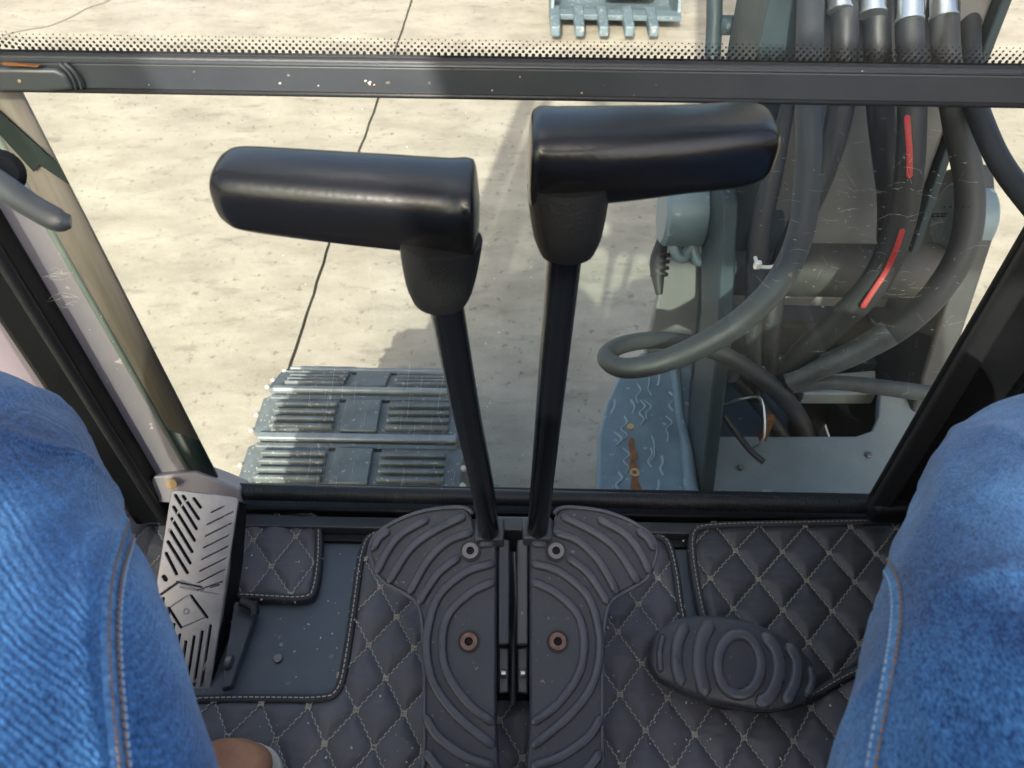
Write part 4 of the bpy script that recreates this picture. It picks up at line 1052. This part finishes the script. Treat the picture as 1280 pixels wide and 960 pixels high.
# left cheek
def yzplate(x0, x1, pts): return g_prism([(x0, y, z) for y, z in pts], (x1 - x0, 0, 0))
mk("cheek_plate", yzplate(.300, .322, [(.70, -.12), (.82, .12), (.95, .28), (1.06, .30), (1.09, .22), (.93, .09), (.84, -.12), (.84, -.4), (.74, -.4)]), 'teal', parent=sb, bevel=.004)
mk("cheek_plate", yzplate(.70, .745, [(.86, -.2), (.93, 0), (1.0, .22), (1.08, .275), (1.17, .2), (1.25, -.4), (.9, -.4)]), 'shaded_p', parent=sb, bevel=.006)
mk("edge_flange", g_prism([at(868, 500, 1.27), at(874, 440, 1.24), at(893, 300, 1.18), at(903, 240, 1.15), at(912, 240, 1.15), at(906, 300, 1.18), at(896, 440, 1.24), at(894, 640, 1.24), at(884, 640, 1.24)], (0, .02, -.01)), 'teal', parent=sb, bevel=.003)
for (x, L_, r, m_) in ((.235, .075, .052, 'teal_l'), (.30, .03, .062, 'teal_l'), (.695, .052, .058, 'teal_l')):
    mk("pin_boss", g_cyl((x, 1.05, .195), (1, 0, 0), r, L_, 32, .12), m_, parent=sb)
mk("pin_hook", g_tube([at(842, 300, 1.24), at(846, 318, 1.24), at(855, 322, 1.24), at(864, 310, 1.24)], .009, 10, 4), 'teal_l', parent=sb)
mk("pin_hook", g_tube([at(864, 305, 1.24), at(872, 325, 1.24), at(882, 322, 1.24), at(884, 300, 1.24)], .009, 10, 4), 'teal_l', parent=sb)
mk("cover_plate", g_prism([at(838, 300, 1.36), at(886, 296, 1.36), at(868, 445, 1.42), at(806, 445, 1.42)], (0, .02, -.02)), 'grey_p', parent=sb, bevel=.004, label="pale grey cover plate below the pin boss")
mk("cross_tube", g_cyl((.325, 1.02, .112), (1, 0, 0), .046, .372, 28, .05), 'brown_p', parent=sb)
mk("cross_rail", g_box((.52, 1.12, -.035), (.40, .02, .022)), 'grey_p', parent=sb, bevel=.003)
mk("rear_casting", g_box((.515, 1.17, -.31), (.38, .10, .42)), 'recess', parent=sb, bevel=.01)
mk("inner_rail", g_box((.52, 1.06, -.15), (.38, .02, .03)), 'teal', parent=sb, bevel=.003)
mk("inner_wall", yzplate(.335, .345, [(.80, -.12), (.9, .1), (1.1, .12), (1.15, -.4), (.85, -.4)]), 'teal', parent=sb)
mk("well_shade_sheet", g_box((.52, 1.0, -.45), (.40, .36, .02)), 'recess', parent=sb)  # near-black sheet paints the shade seen through the deck opening
mk("base_casting", g_box((.52, .30, -.30), (.9, .9, .26)), 'teal', parent=sb, bevel=.01)
# small latch with wire
mk("latch_tab", g_box(at(958, 535, 1.2), (.012, .01, .055)), 'rust', parent=sb, bevel=.002)
mk("latch_wire", g_tube([at(905, 505, 1.2), at(930, 498, 1.18), at(952, 500, 1.18), at(955, 545, 1.18), at(940, 560, 1.2), at(928, 548, 1.2)], .002, 8, 5), 'steel', parent=sb)
mk("latch_stay", g_tube([at(905, 520, 1.2), at(935, 560, 1.19), at(955, 578, 1.18)], .005, 8, 3), 'hose', parent=sb)

plug = thing("cable_plug", "small black ribbed cable plug hanging left of the pin boss", "plug", at(827, 320, 1.3))
mk("plug_body", g_tube([at(832, 262, 1.3), at(828, 300, 1.3), at(822, 330, 1.3), at(824, 368, 1.3)], [.004, .010, .014, .006], 12, 4), 'hose', parent=plug)
mk("plug_ring", g_merge([g_tube([at(827 - k, 318 + k * 8, 1.3), at(827 - k, 321 + k * 8, 1.3)], .0155, 12) for k in range(4)]), 'hose', parent=plug)

# ================================================================== BOOM, ARM, BUCKET
bo = thing("boom", "grey steel excavator boom rising out of view behind the hoses", "boom", (.53, 1.05, .2))
prof_r = [(1.02, .10), (1.055, .30), (1.10, .60), (1.2, 1.1), (1.45, 1.75), (1.9, 2.25), (2.5, 2.45)]
prof_f = [(2.45, 2.15), (2.0, 2.0), (1.65, 1.6), (1.42, 1.05), (1.32, .6), (1.25, .25), (1.14, .08)]
mk("boom_box", g_prism([(.395, y, z) for y, z in prof_r + prof_f], (.24, 0, 0)), 'grey_p', parent=bo, bevel=.006)
mk("boom_side_plate", g_prism([(.328, y, z) for y, z in [(1.0, .12), (1.035, .30), (1.075, .60), (1.17, 1.1), (1.20, 1.1), (1.24, .6), (1.2, .3), (1.15, .1)]], (.064, 0, 0)), 'teal', parent=bo, bevel=.003)
mk("boom_rib", g_prism([(.636, y, z) for y, z in [(1.0, .12), (1.04, .30), (1.08, .60), (1.18, 1.1), (1.21, 1.1), (1.24, .6), (1.2, .3), (1.15, .1)]], (.014, 0, 0)), 'teal', parent=bo, bevel=.003)
am = thing("arm", "steel digging arm hanging from the boom end down to the bucket", "arm", (.53, 2.5, 2.3))
mk("arm_box", g_prism([(.44, y, z) for y, z in [(2.2, 2.75), (2.5, 2.7), (4.62, .05), (4.75, -.35), (4.60, -.38), (4.35, .0), (2.55, 1.95), (2.3, 2.3)]], (.18, 0, 0)), 'teal_l', parent=am, bevel=.01)
cyl = thing("hydraulic_cylinder", "blue steel hydraulic cylinder and pipes beside the boom, left of the black hoses", "cylinder", at(955, 300, 1.2))
def pxtube(pts, wpx, t0, t1, seg=16, sm_=4):
    n = len(pts); P = [at(x, y, t0 + (t1 - t0) * i / (n - 1)) for i, (x, y) in enumerate(pts)]
    wp = wpx if hasattr(wpx, '__len__') else [wpx] * n
    R_ = [wp[i] / FPX * (t0 + (t1 - t0) * i / (n - 1)) / 2 for i in range(n)]
    return g_tube(P, R_, seg, sm_)
mk("barrel", pxtube([(963, -60), (958, 60), (948, 180), (935, 262)], [30, 30, 31, 34], 1.12, 1.26), 'teal_l', parent=cyl)
mk("end_eye", g_cyl(at(925, 285, 1.25), (1, 0, 0), .042, .06, 24, .1), 'teal', parent=cyl)
mk("steel_pipe", pxtube([(894, -60), (892, 50), (884, 160), (872, 250)], 20, 1.2, 1.26), 'teal', parent=cyl)
mk("steel_pipe", pxtube([(931, -60), (929, 50), (918, 160), (905, 250)], 17, 1.2, 1.26), 'teal', parent=cyl)
mk("link_web", g_prism([at(903, 22, 1.2), at(925, 22, 1.2), at(923, 44, 1.2), at(901, 44, 1.2)], (0, .01, 0)), 'teal', parent=cyl)
mk("edge_strip", pxtube([(944, -60), (941, 60)], 5, 1.15, 1.17, 8, 0), 'grey_p', parent=cyl)

X['bucket_p'] = MT('bucket_paint', (.115, .165, .185), .45, var=(9, .25), col2=(.07, .10, .115), bump=(40, .3, .003), specks=(40, (.26, .27, .26), .62))
bk_ = thing("bucket", "blue steel digging bucket with five teeth lying on the concrete at the top", "bucket", (.56, 4.9, GZ))
xl, xr = atz(686, 10, GZ).x, atz(838, 10, GZ).x
yl = atz(760, 24, GZ + .06).y
prof = [(0, .03), (.10, .0), (.30, -.03), (.50, .02), (.64, .18), (.66, .40), (.56, .60), (.40, .70)]
pr = catmull([Vector((0, yl + a, GZ + .05 + b)) for a, b in prof], 4)
V = []; F = []
for p in pr:
    V += [Vector((xl, p.y, p.z)), Vector((xr, p.y, p.z))]
n_ = len(pr); V += [v + Vector((0, .0, .02)) for v in V[:]]
for i in range(n_ - 1): F += [(2 * i, 2 * i + 1, 2 * i + 3, 2 * i + 2), tuple(2 * n_ + q for q in (2 * i, 2 * i + 2, 2 * i + 3, 2 * i + 1))]
mk("shell", (V, F), 'bucket_p', parent=bk_)
for x in (xl, xr - .02):
    mk("side_wall", g_prism([(x, p.y, p.z) for p in pr] + [(x, yl + .2, GZ + .55), (x, yl + .05, GZ + .2)], (.02, 0, 0)), 'bucket_p', parent=bk_, bevel=.002)
mk("cutting_lip", g_box(((xl + xr) / 2, yl + .0, GZ + .085), (xr - xl, .09, .03)), 'bucket_p', parent=bk_, bevel=.004)
for px in (694, 724, 754, 786, 816):
    x = atz(px, 30, GZ + .08).x; y0 = yl + .05; y1 = atz(px, 45, GZ + .05).y
    mk("tooth", g_prism([(x - .032, y0, GZ + .06), (x + .032, y0, GZ + .06), (x + .026, y1 + .01, GZ + .04), (x - .026, y1 + .01, GZ + .04)], (0, .01, .055)), 'bucket_p', parent=bk_, bevel=.008)
mk("cavity_shade", g_box(((xl + xr) / 2 + .1, yl + .34, GZ + .12), (.3, .24, .06)), 'recess', parent=bk_, bevel=.02)  # near-black block paints the shade inside the bucket

# ================================================================== HOSES
HG = "hydraulic hoses running over the boom foot"
def hose(label, pts, wpx, ts, mat='hose', extra=None):
    n = len(pts); 
    if len(ts) != n: ts = list(np.interp(np.linspace(0, 1, n), np.linspace(0, 1, len(ts)), ts))
    P = [at(x, y, t) for (x, y), t in zip(pts, ts)]
    root = thing("hydraulic_hose", label, "hose", P[0], HG)
    wp = wpx if hasattr(wpx, '__len__') else [wpx] * n
    wp = list(np.interp(np.linspace(0, 1, n), np.linspace(0, 1, len(wp)), wp))
    mk("hose_body", g_tube(P, [wp[i] / FPX * ts[i] / 2 for i in range(n)], 18, 7), mat, parent=root)
    return root, P, ts
def ferrule(root, px0, py0, px1, py1, w_, t):
    mk("ferrule", g_tube([at(px0, py0, t), at(px1, py1, t)], w_ / FPX * t / 2, 20), 'steel', parent=root)
    mk("ferrule_collar", g_tube([at(px1, py1 - 3, t), at(px1, py1, t)], (w_ + 3) / FPX * t / 2, 20), 'steel', parent=root)
hose("thick grey hose looping down and left in front of the bracket", [(1014, -50), (1012, 60), (1011, 130), (1010, 210), (1001, 290), (975, 350), (930, 398), (880, 430), (822, 454), (778, 460), (758, 446), (778, 431), (825, 425), (880, 434), (930, 458), (975, 492), (1002, 530), (1012, 570)],
     [34, 33, 33, 33, 33, 33, 33, 31, 28, 26, 24, 22, 22, 22, 22, 23, 23, 24], [.98, .97, .96, .95, .95, .94, .93, .93, .93, .94, .96, .99, 1.01, 1.04, 1.10, 1.20, 1.36, 1.44], 'hose_g')
r, P, ts = hose("black hose with red printed stripe curving down behind the glass", [(1137, -50), (1137, 30), (1140, 130), (1136, 220), (1122, 290), (1094, 352), (1050, 400), (1005, 440), (975, 475)], [34, 34, 34, 35, 36, 36, 34, 32, 28], [.99, .99, 1.0, 1.02, 1.05, 1.08, 1.12, 1.16, 1.2])
ferrule(r, 1139, -60, 1137, 27, 31, .985)
for seg in ([(1134, 146), (1135, 165), (1137, 190), (1137, 220)], [(1128, 288), (1120, 312), (1107, 340), (1092, 363), (1079, 383)]):
    tt = [.975, .975, .98, .985] if seg[0][1] < 200 else [1.02, 1.03, 1.045, 1.055, 1.065]
    Pn = [at(x, y, t) for (x, y), t in zip(seg, tt)]
    mk("red_stripe", g_rib(Pn, (CAM - Pn[1]).normalized(), .0072, .0010, .003, smooth=4), 'red', parent=r, label="red printed stripe along the hose")
r, _, _ = hose("wide dark hose bending from the top right across to the centre", [(1182, -50), (1182, 60), (1196, 150), (1212, 235), (1204, 310), (1164, 374), (1110, 420), (1050, 448), (988, 474)], [34, 34, 34, 35, 35, 33, 30, 28, 24], [1.02, 1.02, 1.04, 1.06, 1.08, 1.1, 1.13, 1.16, 1.2], 'hose_d')
ferrule(r, 1178, -60, 1180, 23, 32, 1.015)
mk("sleeve", pxtube([(1112, 416), (1070, 440), (1020, 462), (985, 476)], [34, 31, 28, 26], 1.115, 1.18), 'hose_s', parent=r)
r, _, _ = hose("black hose second from the left running down into the bracket", [(1055, -50), (1056, 40), (1052, 130), (1030, 210), (1000, 280), (972, 345), (962, 420), (960, 470)], [33, 33, 32, 32, 30, 28, 26, 24], [1.0, 1.01, 1.03, 1.07, 1.10, 1.12, 1.15, 1.2])
ferrule(r, 1048, -60, 1050, 13, 28, .998)
r, _, _ = hose("black hose in the middle running straight down behind the striped hose", [(1096, -50), (1096, 40), (1100, 130), (1108, 200), (1114, 250), (1112, 300)], [33, 33, 33, 33, 33, 30], [1.0, 1.02, 1.05, 1.09, 1.13, 1.16])
ferrule(r, 1092, -60, 1091, 18, 31, .998)
r, _, _ = hose("black hose at the far right swinging out over the concrete", [(1212, -50), (1210, 40), (1214, 110), (1232, 165), (1258, 215), (1310, 280)], [31, 30, 29, 28, 28, 30], [1.06, 1.05, 1.02, .98, .95, .9])
ferrule(r, 1212, -60, 1210, 2, 30, 1.05)
hose("short dark hose lying low across the bracket toward the right pillar", [(990, 482), (1040, 478), (1100, 484), (1190, 496)], [20, 19, 20, 22], [1.22, 1.2, 1.18, 1.15], 'hose_s')
hose("thin black hose left of the thick grey hose above the cable tie", [(1000, 60), (985, 130), (968, 210), (952, 280), (946, 345), (942, 430), (945, 500)], [16, 18, 24, 28, 28, 20, 16], [1.06, 1.06, 1.08, 1.10, 1.12, 1.15, 1.2])
hose("thin black hose curving down in the bracket well below the loop", [(915, 470), (945, 500), (975, 540), (990, 580)], [18, 18, 18, 18], [1.15, 1.22, 1.36, 1.44])
ct = thing("cable_tie", "white plastic cable tie around the thin black hose", "cable tie", at(960, 330, 1.08))
mk("tie_band", g_tube([at(944, 322, 1.09), at(948, 332, 1.07), at(962, 334, 1.065), at(976, 330, 1.07), at(980, 322, 1.09)], .0028, 8, 4), 'white', parent=ct)
mk("tie_head", g_box(at(947, 331, 1.065), (.010, .008, .012)), 'white', parent=ct, bevel=.002)
